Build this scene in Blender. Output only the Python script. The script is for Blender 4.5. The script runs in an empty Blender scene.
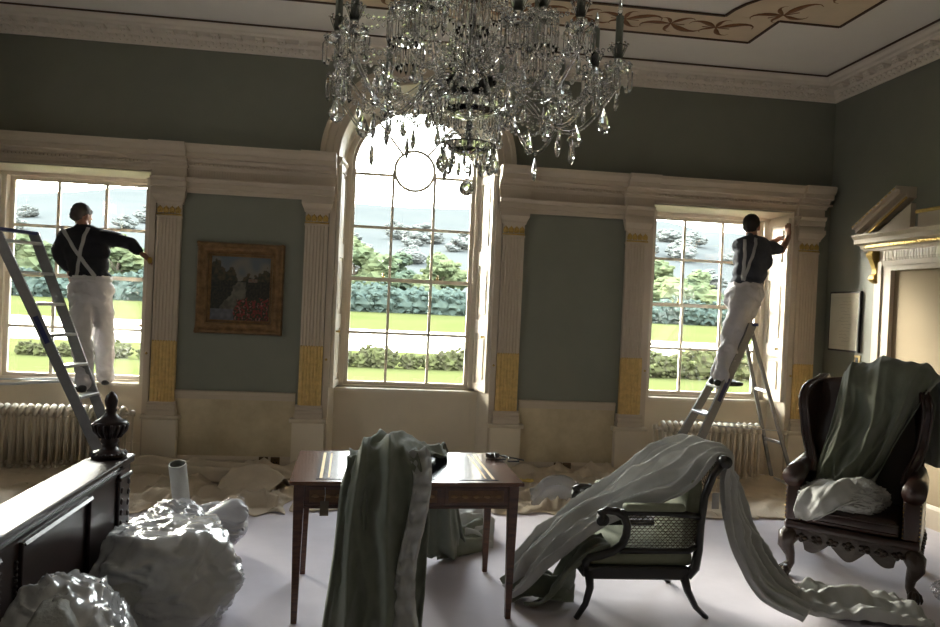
import bpy, bmesh, math, random
from mathutils import Vector, Matrix, noise as mn
PI = math.pi
scene = bpy.context.scene
COL = scene.collection
# ------------------------------------------------------------ camera
YAW, PITCH, ROLL = math.radians(7.09), math.radians(-0.537), math.radians(2.59)
cy_, sy_, cp_, sp_ = math.cos(YAW), math.sin(YAW), math.cos(PITCH), math.sin(PITCH)
FW = Vector((sy_*cp_, cy_*cp_, sp_)); RT = Vector((cy_, -sy_, 0)); UP = RT.cross(FW)
R2 = RT*math.cos(ROLL)+UP*math.sin(ROLL); U2 = UP*math.cos(ROLL)-RT*math.sin(ROLL)
cam_d = bpy.data.cameras.new('camera'); cam = bpy.data.objects.new('camera', cam_d); COL.objects.link(cam)
cam_d.sensor_width = 36; cam_d.lens = 740/940*36; cam_d.clip_end = 3000; cam_d.clip_start = .05
mw = Matrix.Identity(4)
for i in range(3):
    mw[i][0] = R2[i]; mw[i][1] = U2[i]; mw[i][2] = -FW[i]
mw[0][3], mw[1][3], mw[2][3] = -0.34, -7.2, 1.67
cam.matrix_world = mw
scene.camera = cam
# ------------------------------------------------------------ exposure, world
scene.view_settings.view_transform = 'Standard'; scene.view_settings.look = 'None'
scene.view_settings.gamma = 1; scene.view_settings.use_curve_mapping = False
scene.view_settings.exposure = 0.95
SKY = 12.0
w = bpy.data.worlds.new('overcast_sky'); scene.world = w; w.use_nodes = True
nt = w.node_tree; nt.nodes.clear()
wo = nt.nodes.new('ShaderNodeOutputWorld'); bg = nt.nodes.new('ShaderNodeBackground')
tc = nt.nodes.new('ShaderNodeTexCoord'); sx = nt.nodes.new('ShaderNodeSeparateXYZ'); cr = nt.nodes.new('ShaderNodeValToRGB')
nt.links.new(tc.outputs['Generated'], sx.inputs[0]); nt.links.new(sx.outputs['Z'], cr.inputs[0])
cr.color_ramp.elements[0].position = 0.0; cr.color_ramp.elements[0].color = (1.0, .98, .94, 1)
cr.color_ramp.elements[1].position = 0.5; cr.color_ramp.elements[1].color = (.86, .93, 1.0, 1)
nt.links.new(cr.outputs[0], bg.inputs[0]); bg.inputs[1].default_value = SKY
# broad bright patch where the low sun stands behind thin cloud, out to the left of the windows
GLOW, GLOW_N, GDIR = 110.0, 14.0, Vector((-.70, .68, .22)).normalized()
dt = nt.nodes.new('ShaderNodeVectorMath'); dt.operation = 'DOT_PRODUCT'; dt.inputs[1].default_value = GDIR; nt.links.new(tc.outputs['Generated'], dt.inputs[0])
mx_ = nt.nodes.new('ShaderNodeMath'); mx_.operation = 'MAXIMUM'; mx_.inputs[1].default_value = 0; nt.links.new(dt.outputs['Value'], mx_.inputs[0])
pw = nt.nodes.new('ShaderNodeMath'); pw.operation = 'POWER'; pw.inputs[1].default_value = GLOW_N; nt.links.new(mx_.outputs[0], pw.inputs[0])
ml = nt.nodes.new('ShaderNodeMath'); ml.operation = 'MULTIPLY'; ml.inputs[1].default_value = GLOW; nt.links.new(pw.outputs[0], ml.inputs[0])
bg2 = nt.nodes.new('ShaderNodeBackground'); bg2.inputs[0].default_value = (1, .93, .80, 1); nt.links.new(ml.outputs[0], bg2.inputs[1])
ad = nt.nodes.new('ShaderNodeAddShader'); nt.links.new(bg.outputs[0], ad.inputs[0]); nt.links.new(bg2.outputs[0], ad.inputs[1]); nt.links.new(ad.outputs[0], wo.inputs[0])
scene.cycles.max_bounces = 20; scene.cycles.diffuse_bounces = 6; scene.cycles.transmission_bounces = 18
scene.cycles.transparent_max_bounces = 24; scene.cycles.sample_clamp_indirect = 40.0
scene.cycles.caustics_reflective = False; scene.cycles.caustics_refractive = False
def portal(cx, cy, cz, wx, wz):
    l = bpy.data.lights.new('window_portal', 'AREA'); l.shape = 'RECTANGLE'; l.size = wx; l.size_y = wz
    l.cycles.is_portal = True
    o = bpy.data.objects.new('window_portal', l); COL.objects.link(o); o.location = (cx, cy, cz)
    o.rotation_euler = (-PI/2, 0, 0)   # looks towards -y
    return o
portal(-3.24, .62, 1.78, 1.34, 2.0); portal(-.02, .62, 2.25, 1.34, 2.95); portal(3.12, .62, 1.78, 1.34, 2.0)
# ------------------------------------------------------------ materials
MATS = {}
def hexc(h):
    return tuple(((int(h[i:i+2], 16)/255)**2.2) for i in (0, 2, 4))
def M(name, col, rough=.6, metal=0, var=.0, scale=8.0, bump=0.0, bscale=60, spec=.5, sheen=0, coat=0, col2=None, trans=0, alpha=1, ior=1.45, stretch=None):
    if name in MATS: return MATS[name]
    m = bpy.data.materials.new(name); m.use_nodes = True; n = m.node_tree; b = n.nodes['Principled BSDF']
    b.inputs['Base Color'].default_value = (*col, 1); b.inputs['Roughness'].default_value = rough
    b.inputs['Metallic'].default_value = metal; b.inputs['Specular IOR Level'].default_value = spec
    b.inputs['Sheen Weight'].default_value = sheen; b.inputs['Coat Weight'].default_value = coat
    b.inputs['Coat Roughness'].default_value = .08; b.inputs['IOR'].default_value = ior
    b.inputs['Transmission Weight'].default_value = trans; b.inputs['Alpha'].default_value = alpha
    if var or col2 or bump:
        t = n.nodes.new('ShaderNodeTexCoord'); mp = n.nodes.new('ShaderNodeMapping'); n.links.new(t.outputs['Object'], mp.inputs[0])
        if stretch: mp.inputs['Scale'].default_value = stretch
    if var or col2:
        ns = n.nodes.new('ShaderNodeTexNoise'); ns.inputs['Scale'].default_value = scale; ns.inputs['Detail'].default_value = 6
        ns.inputs['Roughness'].default_value = .62
        n.links.new(mp.outputs[0], ns.inputs[0]); r = n.nodes.new('ShaderNodeValToRGB'); n.links.new(ns.outputs[0], r.inputs[0])
        c2 = col2 or tuple(c*(1-var) for c in col)
        r.color_ramp.elements[0].position = .35; r.color_ramp.elements[1].position = .65
        r.color_ramp.elements[0].color = (*c2, 1); r.color_ramp.elements[1].color = (*col, 1)
        n.links.new(r.outputs[0], b.inputs['Base Color'])
    if bump:
        nb = n.nodes.new('ShaderNodeTexNoise'); nb.inputs['Scale'].default_value = bscale; nb.inputs['Detail'].default_value = 4
        n.links.new(mp.outputs[0], nb.inputs[0]); bp = n.nodes.new('ShaderNodeBump'); bp.inputs['Strength'].default_value = bump
        bp.inputs['Distance'].default_value = .01; n.links.new(nb.outputs[0], bp.inputs['Height']); n.links.new(bp.outputs[0], b.inputs['Normal'])
    MATS[name] = m; return m
def glass_mat(name, tint=(1, 1, 1), rough=0.0, refl=1.0):
    if name in MATS: return MATS[name]
    m = bpy.data.materials.new(name); m.use_nodes = True; n = m.node_tree; n.nodes.clear()
    o = n.nodes.new('ShaderNodeOutputMaterial'); mx = n.nodes.new('ShaderNodeMixShader'); t = n.nodes.new('ShaderNodeBsdfTransparent')
    g = n.nodes.new('ShaderNodeBsdfGlossy'); f = n.nodes.new('ShaderNodeFresnel'); f.inputs[0].default_value = 1.45
    g.inputs['Roughness'].default_value = rough; t.inputs[0].default_value = (*tint, 1)
    n.links.new(f.outputs[0], mx.inputs[0]); n.links.new(t.outputs[0], mx.inputs[1]); n.links.new(g.outputs[0], mx.inputs[2]); n.links.new(mx.outputs[0], o.inputs[0])
    MATS[name] = m; return m
WALL = M('green_wall_paint', (.212, .214, .168), .5, var=.06, scale=3)
WOOD = M('darkened_cream_paint', (.57, .48, .37), .5, var=.05, scale=5)  # woodwork cream darkened to stand in for weaker light on the entablature
APR = M('lit_cream_paint', (.74, .65, .51), .5, var=.05, scale=5)  # lighter copy of the woodwork cream, stronger light put into the colour
WHITE = M('cream_window_paint', (.78, .70, .58), .45, var=.08, scale=6)
GILT = M('gilding', (.62, .42, .13), .38, .55, var=.25, scale=30)
GOLDP = M('gold_paint', (.74, .52, .20), .5, .2, var=.2, scale=25)
PLAST = M('ceiling_plaster', (.78, .70, .60), .8, var=.05, scale=4)
CEIL = M('ceiling_paint', (.84, .80, .74), .8, var=.04, scale=2)
PANE = glass_mat('window_glass', (.97, .985, .97))
DARK = M('black_lacquer', (.012, .010, .009), .3, coat=.3)
BRASS = M('brass', (.5, .35, .12), .3, .9)
# ------------------------------------------------------------ mesh helpers
class MB:
    def __init__(s): s.bm = bmesh.new()
    def box(s, c, d, rz=0, rx=0, ry=0, bev=0):
        m = Matrix.Translation(c) @ Matrix.Rotation(rz, 4, 'Z') @ Matrix.Rotation(ry, 4, 'Y') @ Matrix.Rotation(rx, 4, 'X')
        vs = [s.bm.verts.new(m @ Vector((x*d[0]/2, y*d[1]/2, z*d[2]/2))) for x in (-1, 1) for y in (-1, 1) for z in (-1, 1)]
        fs = [(0, 1, 3, 2), (4, 6, 7, 5), (0, 4, 5, 1), (2, 3, 7, 6), (0, 2, 6, 4), (1, 5, 7, 3)]
        F = [s.bm.faces.new([vs[i] for i in f]) for f in fs]
        if bev:
            es = list({e for f in F for e in f.edges}); bmesh.ops.bevel(s.bm, geom=es, offset=bev, segments=2, affect='EDGES', profile=.5)
        return s
    def bb(s, x0, x1, y0, y1, z0, z1, bev=0): return s.box(((x0+x1)/2, (y0+y1)/2, (z0+z1)/2), (x1-x0, y1-y0, z1-z0), bev=bev)
    def beam(s, a, b, w, t, up=(0, 0, 1), w2=None, t2=None, bev=0):
        a, b = Vector(a), Vector(b); d = (b-a).normalized(); u = Vector(up); sd = d.cross(u).normalized(); u = sd.cross(d)
        w2 = w if w2 is None else w2; t2 = t if t2 is None else t2
        q = []
        for p, ww, tt in ((a, w, t), (b, w2, t2)):
            q.append([s.bm.verts.new(p+sd*x*ww/2+u*z*tt/2) for x, z in ((-1, -1), (1, -1), (1, 1), (-1, 1))])
        F = [s.bm.faces.new(q[0][::-1]), s.bm.faces.new(q[1])]
        for i in range(4): F.append(s.bm.faces.new((q[0][i], q[0][(i+1) % 4], q[1][(i+1) % 4], q[1][i])))
        if bev:
            es = list({e for f in F for e in f.edges}); bmesh.ops.bevel(s.bm, geom=es, offset=bev, segments=1, affect='EDGES')
        return s
    def tube(s, pts, r, n=8, cap=True, squash=None):
        pts = [Vector(p) for p in pts]; R = r if isinstance(r, (list, tuple)) else [r]*len(pts)
        prev = None; rings = []
        for i, p in enumerate(pts):
            t = (pts[min(i+1, len(pts)-1)]-pts[max(i-1, 0)]).normalized()
            if prev is None:
                a = Vector((0, 0, 1)) if abs(t.z) < .9 else Vector((0, 1, 0)); u = (a-t*a.dot(t)).normalized()
            else: u = (prev-t*prev.dot(t)).normalized()
            prev = u; v = t.cross(u)
            sq = squash if squash else (1, 1)
            rings.append([s.bm.verts.new(p+(u*math.cos(2*PI*k/n)*sq[0]+v*math.sin(2*PI*k/n)*sq[1])*R[i]) for k in range(n)])
        for a, b in zip(rings, rings[1:]):
            for k in range(n): s.bm.faces.new((a[k], a[(k+1) % n], b[(k+1) % n], b[k]))
        if cap: s.bm.faces.new(rings[0][::-1]); s.bm.faces.new(rings[-1])
        return s
    def lathe(s, prof, n=16, c=(0, 0, 0), axis='Z', m=None):
        c = Vector(c); rings = []
        for r, z in prof:
            ring = []
            for k in range(n):
                a = 2*PI*k/n; p = Vector((max(r, 1e-4)*math.cos(a), max(r, 1e-4)*math.sin(a), z))
                if axis == 'Y': p = Vector((p.x, p.z, p.y))
                if axis == 'X': p = Vector((p.z, p.x, p.y))
                if m: p = m @ p
                ring.append(s.bm.verts.new(c+p))
            rings.append(ring)
        for a, b in zip(rings, rings[1:]):
            for k in range(n): s.bm.faces.new((a[k], a[(k+1) % n], b[(k+1) % n], b[k]))
        s.bm.faces.new(rings[0][::-1]); s.bm.faces.new(rings[-1]); return s
    def prism(s, poly, a, b, f):
        """poly 2D points extruded from a to b; f(u, v, t) -> 3D"""
        A = [s.bm.verts.new(f(u, v, a)) for u, v in poly]; B = [s.bm.verts.new(f(u, v, b)) for u, v in poly]; n = len(poly)
        for i in range(n): s.bm.faces.new((A[i], A[(i+1) % n], B[(i+1) % n], B[i]))
        s.bm.faces.new(A[::-1]); s.bm.faces.new(B); return s
    def grid(s, nu, nv, f, close_u=False):
        V = [[s.bm.verts.new(f(i/nu, j/nv)) for j in range(nv+1)] for i in range(nu+1)]
        for i in range(nu):
            for j in range(nv): s.bm.faces.new((V[i][j], V[i+1][j], V[i+1][j+1], V[i][j+1]))
        return s
    def ico(s, c, r, sub=3, sc=(1, 1, 1), disp=0, freq=3, seed=0, ridged=False):
        o = bmesh.ops.create_icosphere(s.bm, subdivisions=sub, radius=1); c = Vector(c)
        for v in o['verts']:
            p = v.co.copy(); d = 0
            if disp:
                q = p*freq+Vector((seed*7.3, seed*3.1, seed))
                d = sum((mn.noise(q*k)*(1/k) if not ridged else (.5-abs(mn.noise(q*k))*2)/k) for k in (1, 2.1, 4.3))*disp
            p = p*(r*(1+d)); v.co = c+Vector((p.x*sc[0], p.y*sc[1], p.z*sc[2]))
        return s
    def build(s, name, mat, parent=None, smooth=False, loc=None, auto=None, sub=0, solid=0, bevel=0):
        bm = s.bm; bmesh.ops.recalc_face_normals(bm, faces=bm.faces)
        me = bpy.data.meshes.new(name); bm.to_mesh(me); bm.free()
        if mat: me.materials.append(mat)
        if smooth or auto is not None: me.shade_smooth()
        if auto is not None: me.set_sharp_from_angle(angle=math.radians(auto))
        o = bpy.data.objects.new(name, me); COL.objects.link(o)
        if loc: o.location = loc
        if parent: o.parent = parent
        if solid: md = o.modifiers.new('solid', 'SOLIDIFY'); md.thickness = solid; md.offset = 0
        if bevel: md = o.modifiers.new('bevel', 'BEVEL'); md.width = bevel; md.segments = 2; md.limit_method = 'ANGLE'
        if sub: md = o.modifiers.new('sub', 'SUBSURF'); md.levels = sub; md.render_levels = sub
        return o
def tag(o, label=None, cat=None, group=None, kind=None):
    if label: o['label'] = label
    if cat: o['category'] = cat
    if group: o['group'] = group
    if kind: o['kind'] = kind
    return o
def empty(name, loc=(0, 0, 0), rz=0, label=None, cat=None, group=None, kind=None):
    o = bpy.data.objects.new(name, None); COL.objects.link(o); o.location = loc; o.rotation_euler = (0, 0, rz); o.empty_display_size = .1
    return tag(o, label, cat, group, kind)
def kids(o): return [c for c in COL.objects if c.parent == o]
def copy_tree(o, parent=None):
    c = o.copy(); COL.objects.link(c); c.parent = parent
    for ch in kids(o): copy_tree(ch, c)
    return c
def S(o, label=None): o['kind'] = 'structure'; return tag(o, label)
def arc(cx, cz, r, a0, a1, n): return [(cx+r*math.cos(a0+(a1-a0)*i/n), cz+r*math.sin(a0+(a1-a0)*i/n)) for i in range(n+1)]
# ------------------------------------------------------------ room shell
XL, XR, YB, YR, ZC = -4.40, 4.32, .05, -9.6, 4.14
floor_m = M('pale_carpet', (.72, .67, .73), .9, var=.10, scale=2.2, bump=.25, bscale=220)
S(MB().bb(XL-.3, XR+.3, YR-.3, .75, -.12, 0).build('floor', floor_m), 'pale pinkish carpet across the whole room')
# back wall, cut for three windows
b = MB()
def wslab(x0, x1, z0, z1, y0=YB, y1=.52): b.bb(x0, x1, y0, y1, z0, z1)
W1 = (-4.02, -2.49); W3 = (2.39, 3.905)
wslab(XL-.3, W1[0], 0, 4.3); wslab(W1[1], -.785, 0, 4.3); wslab(.785, W3[0], 0, 4.3); wslab(W3[1], XR+.3, 0, 4.3)
for W in (W1, W3): wslab(W[0], W[1], 2.80, 4.3); wslab(W[0], W[1], 0, .77, .42, .52)
wslab(-.785, .785, 0, .75, .42, .52)
ZS = 3.03
poly = [(-.785, 4.3), (-.785, ZS)] + arc(0, ZS, .785, PI, 0, 32)[1:] + [(.785, 4.3)]
# split into quads strips for a clean mesh
A = arc(0, ZS, .785, PI, 0, 32)
for (x0, z0), (x1, z1) in zip(A, A[1:]):
    b.prism([(x0, z0), (x1, z1), (x1, 4.3), (x0, 4.3)], YB, .52, lambda u, v, t: Vector((u, t, v)))
S(b.build('wall_back', WALL), 'dark grey green window wall')
S(MB().bb(XR, XR+.25, YR, YB, 0, 4.3).build('wall_right', WALL), 'grey green right wall')
# unseen high window added in the left wall to give fill light
FILL_WIN = [(-4.1, -3.2)]
S(MB().bb(XL-.25, XR+.25, YR-.25, YR, 0, 4.3).build('wall_rear', WALL))
b = MB(); xs = [YR]+[v for w_ in FILL_WIN for v in w_]+[YB]
for k in range(0, len(xs), 2): b.bb(XL-.25, XL, xs[k], xs[k+1], 0, 4.3)
for a_, c_ in FILL_WIN: b.bb(XL-.25, XL, a_, c_, 0, 2.4); b.bb(XL-.25, XL, a_, c_, 3.05, 4.3)
S(b.build('wall_left', WALL))
for k, (a_, c_) in enumerate(FILL_WIN):
    q = MB(); xm = (a_+c_)/2
    for y in (a_+.03, a_+(c_-a_)/3, a_+(c_-a_)*2/3, c_-.03): q.bb(XL-.15, XL-.1, y-.02, y+.02, 2.4, 3.05)
    for z in (2.42, 3.03): q.bb(XL-.15, XL-.1, a_, c_, z-.02, z+.02)
    S(q.build('window_%d' % (4+k), WHITE)); p = portal(XL-.2, xm, 2.725, .65, .9); p.rotation_euler = (0, -PI/2, 0)  # frame and portal of the added fill window
S(MB().bb(XL-.25, XR+.25, YR-.25, YB+.5, ZC, ZC+.2).build('ceiling', CEIL), 'pale plaster ceiling')
S(MB().bb(XL-.3, XR+.3, .5, .75, -1.4, 4.3) .build('wall_outer', M('facade_stone', (.45, .40, .32), .9))) if False else None
# ceiling ornament band: stepped outline in dark brown lines, scrollwork inside
BAND = M('ceiling_band', (.72, .58, .42), .8, var=.08, scale=3); LINE = M('brown_line', (.075, .04, .022), .7); SCR = M('scroll_brown', (.26, .115, .045), .7, var=.3, scale=20)
ce = S(empty('ceiling_band', (0, 0, ZC)), 'beige ceiling band painted with brown leaf scrolls')
def sym(pts): return [(-x-.06, y) for x, y in pts[::-1]] + pts
outer = sym([(2.825, -.93), (2.825, -1.44), (3.36, -1.44), (3.36, -1.98), (3.36, -6.6)])
cc = arc(3.02, -1.44, .66, PI, 1.5*PI, 8)   # concave inner corner
inner = sym([(x, y) for x, y in cc if x < 3.0] + [(2.86, -2.10), (2.86, -6.6)])
bmq = MB()
oo = [(p[0], p[1]) for p in outer]; ii = [(p[0], p[1]) for p in inner]
from mathutils.geometry import tessellate_polygon
loop = [Vector((x, y, 0)) for x, y in oo+ii[::-1]]
vs = [bmq.bm.verts.new(p+Vector((0, 0, -.006))) for p in loop]
for t in tessellate_polygon([loop]): bmq.bm.faces.new([vs[i] for i in t])
bmq.build('painted_band', BAND, ce, solid=.004)
def line2(pts, r, name, mat, par, z=-.012):
    q = MB()
    for a, c in zip(pts, pts[1:]): q.beam((a[0], a[1], z), (c[0], c[1], z), r, .012)
    return q.build(name, mat, par)
line2(outer, .022, 'border_line', LINE, ce); line2(inner, .022, 'border_line', LINE, ce)
rnd = random.Random(4)
q = MB()
def leafscroll(x, y, ang, sc, flip):
    pts = []; 
    for i in range(9):
        t = i/8; a = ang+flip*(t*t*t*3.0-.35); pts.append((x, y)); x += math.cos(a)*.042*sc; y += math.sin(a)*.042*sc
    q.tube([(px, py, -.009) for px, py in pts], [.003*sc+.030*sc*math.sin(PI*(i/8)**.7)**2 for i in range(9)], 6, squash=(.2, 1))
def scrollrun(x0, y0, x1, y1):
    L = math.hypot(x1-x0, y1-y0); a0 = math.atan2(y1-y0, x1-x0); n = max(1, int(L/.40))
    for i in range(n):
        t = (i+.5)/n; x, y = x0+(x1-x0)*t, y0+(y1-y0)*t; f = 1 if i % 2 else -1
        for da, s_ in ((.30*f, 1.2), (-.75*f, .8), (PI-.30*f, 1.0), (PI+.8*f, .6), (1.35*f, .7)): leafscroll(x, y, a0+da, s_*.95, -f if da*f > 0 else f)
        q.tube([(x-math.cos(a0)*.12, y-math.sin(a0)*.12, -.009), (x+math.cos(a0)*.12, y+math.sin(a0)*.12, -.009)], .007, 6, squash=(.3, 1))
scrollrun(-2.6, -1.18, 2.6, -1.18); scrollrun(2.5, -1.3, 3.1, -1.8); scrollrun(3.11, -1.9, 3.11, -6.4); scrollrun(-3.17, -1.9, -3.17, -6.4); scrollrun(-2.6, -1.3, -3.1, -1.8)
q.build('leaf_scrollwork', SCR, ce, smooth=True)
# ceiling cornice all round
prof = [(0, 0), (.02, 0), (.03, .03), (.05, .035), (.055, .06), (.075, .065), (.09, .10), (.20, .105), (.21, .125), (.245, .13), (.27, .155), (.295, .16), (.295, .175), (0, .175)]
ZCB = 3.965
def cornice_run(name, p0, p1, out, miter):
    p0, p1, out = Vector(p0), Vector(p1), Vector(out); d = (p1-p0).normalized(); L = (p1-p0).length
    r = S(empty(name, (0, 0, 0)))
    q = MB()
    A = [q.bm.verts.new(p0+out*u+d*u*miter+Vector((0, 0, v))) for u, v in prof]; B = [q.bm.verts.new(p1+out*u-d*u*miter+Vector((0, 0, v))) for u, v in prof]
    for i in range(len(A)): q.bm.faces.new((A[i], A[(i+1) % len(A)], B[(i+1) % len(A)], B[i]))
    q.bm.faces.new(A[::-1]); q.bm.faces.new(B); q.build('moulding', PLAST, r)
    q = MB(); n = int((L-.5)/.2); s0 = (L-n*.2)/2; rz = math.atan2(d.y, d.x)
    for k in range(n+1):
        c = p0+d*(s0+k*.2)
        q.box(c+out*.145+Vector((0, 0, .092)), (.075, .10, .028), rz, bev=.006)
        for dx in (-.028, 0, .028): q.ico(c+out*.17+d*dx+Vector((0, 0, .074-abs(dx)*.2)), .02, 1, (1, 1, .8))
    q.build('modillions', PLAST, r, smooth=True)
    q = MB(); n = int((L-.3)/.066); s0 = (L-n*.066)/2
    for k in range(n+1):
        c = p0+d*(s0+k*.066); q.ico(c+out*.062+Vector((0, 0, .052)), .021, 1, (1, 1, .95))
        q.ico(c+d*.033+out*.04+Vector((0, 0, .022)), .011, 1)
    q.build('egg_ornament', PLAST, r, smooth=True)
    line = MB().beam(p0+out*.305+d*.3+Vector((0, 0, .168)), p1+out*.305-d*.3+Vector((0, 0, .168)), .016, .012).build('brown_line', LINE, r)
    return r
cornice_run('trim_1', (XL, YB, ZCB), (XR, YB, ZCB), (0, -1, 0), 1)['label'] = 'modillion cornice above the window wall'
cornice_run('trim_2', (XR, YB, ZCB), (XR, YR, ZCB), (-1, 0, 0), 1)['label'] = 'modillion cornice above the right wall'
cornice_run('trim_3', (XL, YR, ZCB), (XL, YB, ZCB), (1, 0, 0), 1)
# entablature profiles: (out, z)
ent_corn = [(0, 2.84), (.03, 2.84), (.035, 2.865), (.055, 2.87), (.055, 2.895), (.075, 2.90), (.085, 2.925), (.15, 2.93), (.15, 2.975), (.165, 2.98), (.19, 3.02), (.195, 3.05), (0, 3.05)]
ent_arch = [(0, 2.62), (.025, 2.62), (.025, 2.66), (.038, 2.665), (.038, 2.715), (.055, 2.72), (.07, 2.745), (.07, 2.755), (.02, 2.76), (.02, 2.84), (0, 2.84)]
ent_head = [(0, 2.80), (.035, 2.80), (.035, 2.815), (.02, 2.82), (.02, 2.84), (0, 2.84)]
PX = [-4.15, -2.31, -.955, .955, 2.22, 4.07]
def run(q, profl, x0, x1, y=YB, extra=0): q.prism([(u+extra, v) if u > 0 else (u, v) for u, v in profl], x0, x1, lambda u, v, t: Vector((t, y-u, v)))
for nm, segs, lab in (('trim_4', (XL, -.80, W1, (-4.29, -4.01), (-2.455, -2.165), (-1.10, -.80)), 'painted entablature over the left window and picture'),
                      ('trim_5', (.80, XR, W3, (.80, 1.10), (2.075, 2.365), (3.93, 4.215)), 'painted entablature over the right window')):
    x0, x1, W = segs[:3]; r = S(empty(nm), lab)
    q = MB(); run(q, ent_corn, x0, x1 if x1 < 4 else 4.26); 
    for s_ in segs[3:]: run(q, ent_corn, s_[0]-.012, s_[1]+.012, extra=.045)
    q.build('cornice', WOOD, r)
    q = MB(); run(q, ent_arch, x0, W[0]) if nm == 'trim_4' else run(q, ent_arch, x0, W[0]); run(q, ent_arch, W[1], x1 if x1 < 4 else 4.24); run(q, ent_head, W[0], W[1])
    for s_ in segs[3:]: run(q, ent_arch, s_[0], s_[1], extra=.045)
    q.build('architrave', WOOD, r)
    q = MB(); L = (x1-x0); n = int(L/.034)
    for k in range(n): q.bb(x0+k*.034+.006, x0+k*.034+.026, YB-.074, YB-.05, 2.872, 2.893)
    q.build('dentils', WOOD, r)
    q = MB()     # fluted frieze between pilasters
    a_, b_ = (segs[4][1]+.01, segs[5][0]-.01) if nm == 'trim_4' else (segs[3][1]+.01, segs[4][0]-.01)
    n = int((b_-a_)/.024)
    for k in range(n): q.bb(a_+k*.024+.004, a_+k*.024+.018, YB-.028, YB-.018, 2.768, 2.832)
    q.build('frieze_flutes', WOOD, r)
# archivolt
r = S(empty('trim_6'), 'moulded arch round the tall centre window')
apro = [(.785, .0), (.785, .03), (.83, .03), (.84, .045), (.90, .045), (.915, .065), (.95, .07), (.96, .0)]
q = MB(); rings = []
for k in range(49):
    a = PI-PI*k/48
    rings.append([q.bm.verts.new(Vector((rr*math.cos(a), YB-o_, ZS+.02+rr*math.sin(a)))) for rr, o_ in apro])
for A_, B_ in zip(rings, rings[1:]):
    for i in range(len(apro)): q.bm.faces.new((A_[i], A_[(i+1) % len(apro)], B_[(i+1) % len(apro)], B_[i]))
q.build('archivolt', WOOD, r, auto=40)
# pilasters
def pilaster(i, x, lab):
    r = S(empty('trim_%d' % i, (x, YB, 0)), lab)
    w2 = .1085
    def section(flute):
        pts = [(-w2, 0), (-w2, -.05)]
        n = 6; pitch = (2*w2-.03)/n
        for k in range(n):
            cx = -w2+.015+pitch*(k+.5); rr = pitch*.38
            sgn = 1 if flute else -1
            for j in range(7):
                a = PI-PI*j/6; pts.append((cx+rr*math.cos(a), -.05+sgn*rr*.9*math.sin(a)))
        return pts+[(w2, -.05), (w2, 0)]
    f = lambda u, v, t: Vector((u, v, t))
    MB().prism(section(True), 1.22, 2.375, f).build('fluted_shaft', WOOD, r)
    MB().prism(section(False), .655, 1.22, f).build('gilded_shaft', GOLDP, r)
    q = MB()
    for k in range(9): q.ico((-w2+.012+k*.0241, -.055, 1.222), .009, 1)
    q.build('beaded_collar', GILT, r, smooth=True)
    q = MB(); q.bb(-.135, .135, -.085, 0, .53, .575, .004); 
    q.prism([(0, .575), (.083, .575), (.09, .59), (.083, .607), (.068, .61), (.066, .625), (.075, .64), (.066, .655), (0, .655)], -.128, .128, lambda u, v, t: Vector((t, -u, v)))
    q.build('base', WOOD, r)
    q = MB(); q.bb(-.15, .15, -.09, 0, .0, .495); q.bb(-.165, .165, -.105, 0, 0, .09, .004)
    q.prism([(0, .49), (.092, .49), (.115, .515), (.115, .53), (0, .53)], -.175, .175, lambda u, v, t: Vector((t, -u, v)))
    q.build('plinth', APR, r)
    q = MB(); q.bb(-.115, .115, -.056, 0, 2.375, 2.39); q.bb(-.108, .108, -.046, 0, 2.39, 2.53)
    q.build('necking', WOOD, r)
    q = MB()
    for k in range(4):
        cx = -.081+k*.054
        for dx in (-.014, 0, .014): q.ico((cx+dx, -.05, 2.455-abs(dx)), .014, 1, (1, .7, 2.2))
        q.ico((cx, -.056, 2.425), .012, 1)
    q.bb(-.112, .112, -.054, -.04, 2.395, 2.408); q.build('gilded_leaves', GILT, r, smooth=True)
    q = MB(); q.prism([(0, 2.505), (.05, 2.505), (.055, 2.53), (.075, 2.545), (.095, 2.575), (.10, 2.58), (.10, 2.618), (0, 2.618)], -.145, .145, lambda u, v, t: Vector((t*(1 if v > 2.57 else .82+(v-2.505)*2.2), -u, v)))
    q.build('capital', WOOD, r)
labs = ['fluted pilaster at the far left edge', 'fluted pilaster between the left window and the landscape painting', 'fluted pilaster between the painting and the centre window', 'fluted pilaster right of the centre window',
        'fluted pilaster left of the right window', 'fluted pilaster in the right corner']
for i, x in enumerate(PX): pilaster(7+i, x, labs[i])
# chair rail, dado and skirting on the piers
DADO = M('marbled_dado_paint', (.66, .56, .38), .7, col2=(.48, .39, .25), scale=2.6, bump=.1, bscale=30)
for i, (x0, x1) in enumerate(((-2.20, -1.09), (1.09, 2.08))):
    r = S(empty('trim_%d' % (13+i), (0, 0, 0)), ['marbled dado below the landscape painting', 'marbled dado between centre and right windows'][i])
    MB().bb(x0, x1, YB-.012, YB+.01, .14, .70).build('dado_panel', DADO, r)
    MB().prism([(0, .685), (.02, .685), (.022, .73), (.03, .735), (.034, .757), (.022, .765), (0, .765)], x0, x1, lambda u, v, t: Vector((t, YB-u, v))).build('chair_rail', WOOD, r)
    MB().prism([(0, 0), (.035, 0), (.035, .12), (.026, .135), (.014, .15), (0, .15)], x0, x1, lambda u, v, t: Vector((t, YB-u, v))).build('skirting', WOOD, r)
S(MB().prism([(0, 0), (.035, 0), (.035, .16), (.02, .19), (0, .19)], YB, YR, lambda u, v, t: Vector((XR-u, t, v))).build('baseboard_right', WOOD))
S(MB().prism([(0, 0), (.035, 0), (.035, .16), (.02, .19), (0, .19)], YB, YR, lambda u, v, t: Vector((XL+u, t, v))).build('baseboard_left', WOOD))
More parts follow.
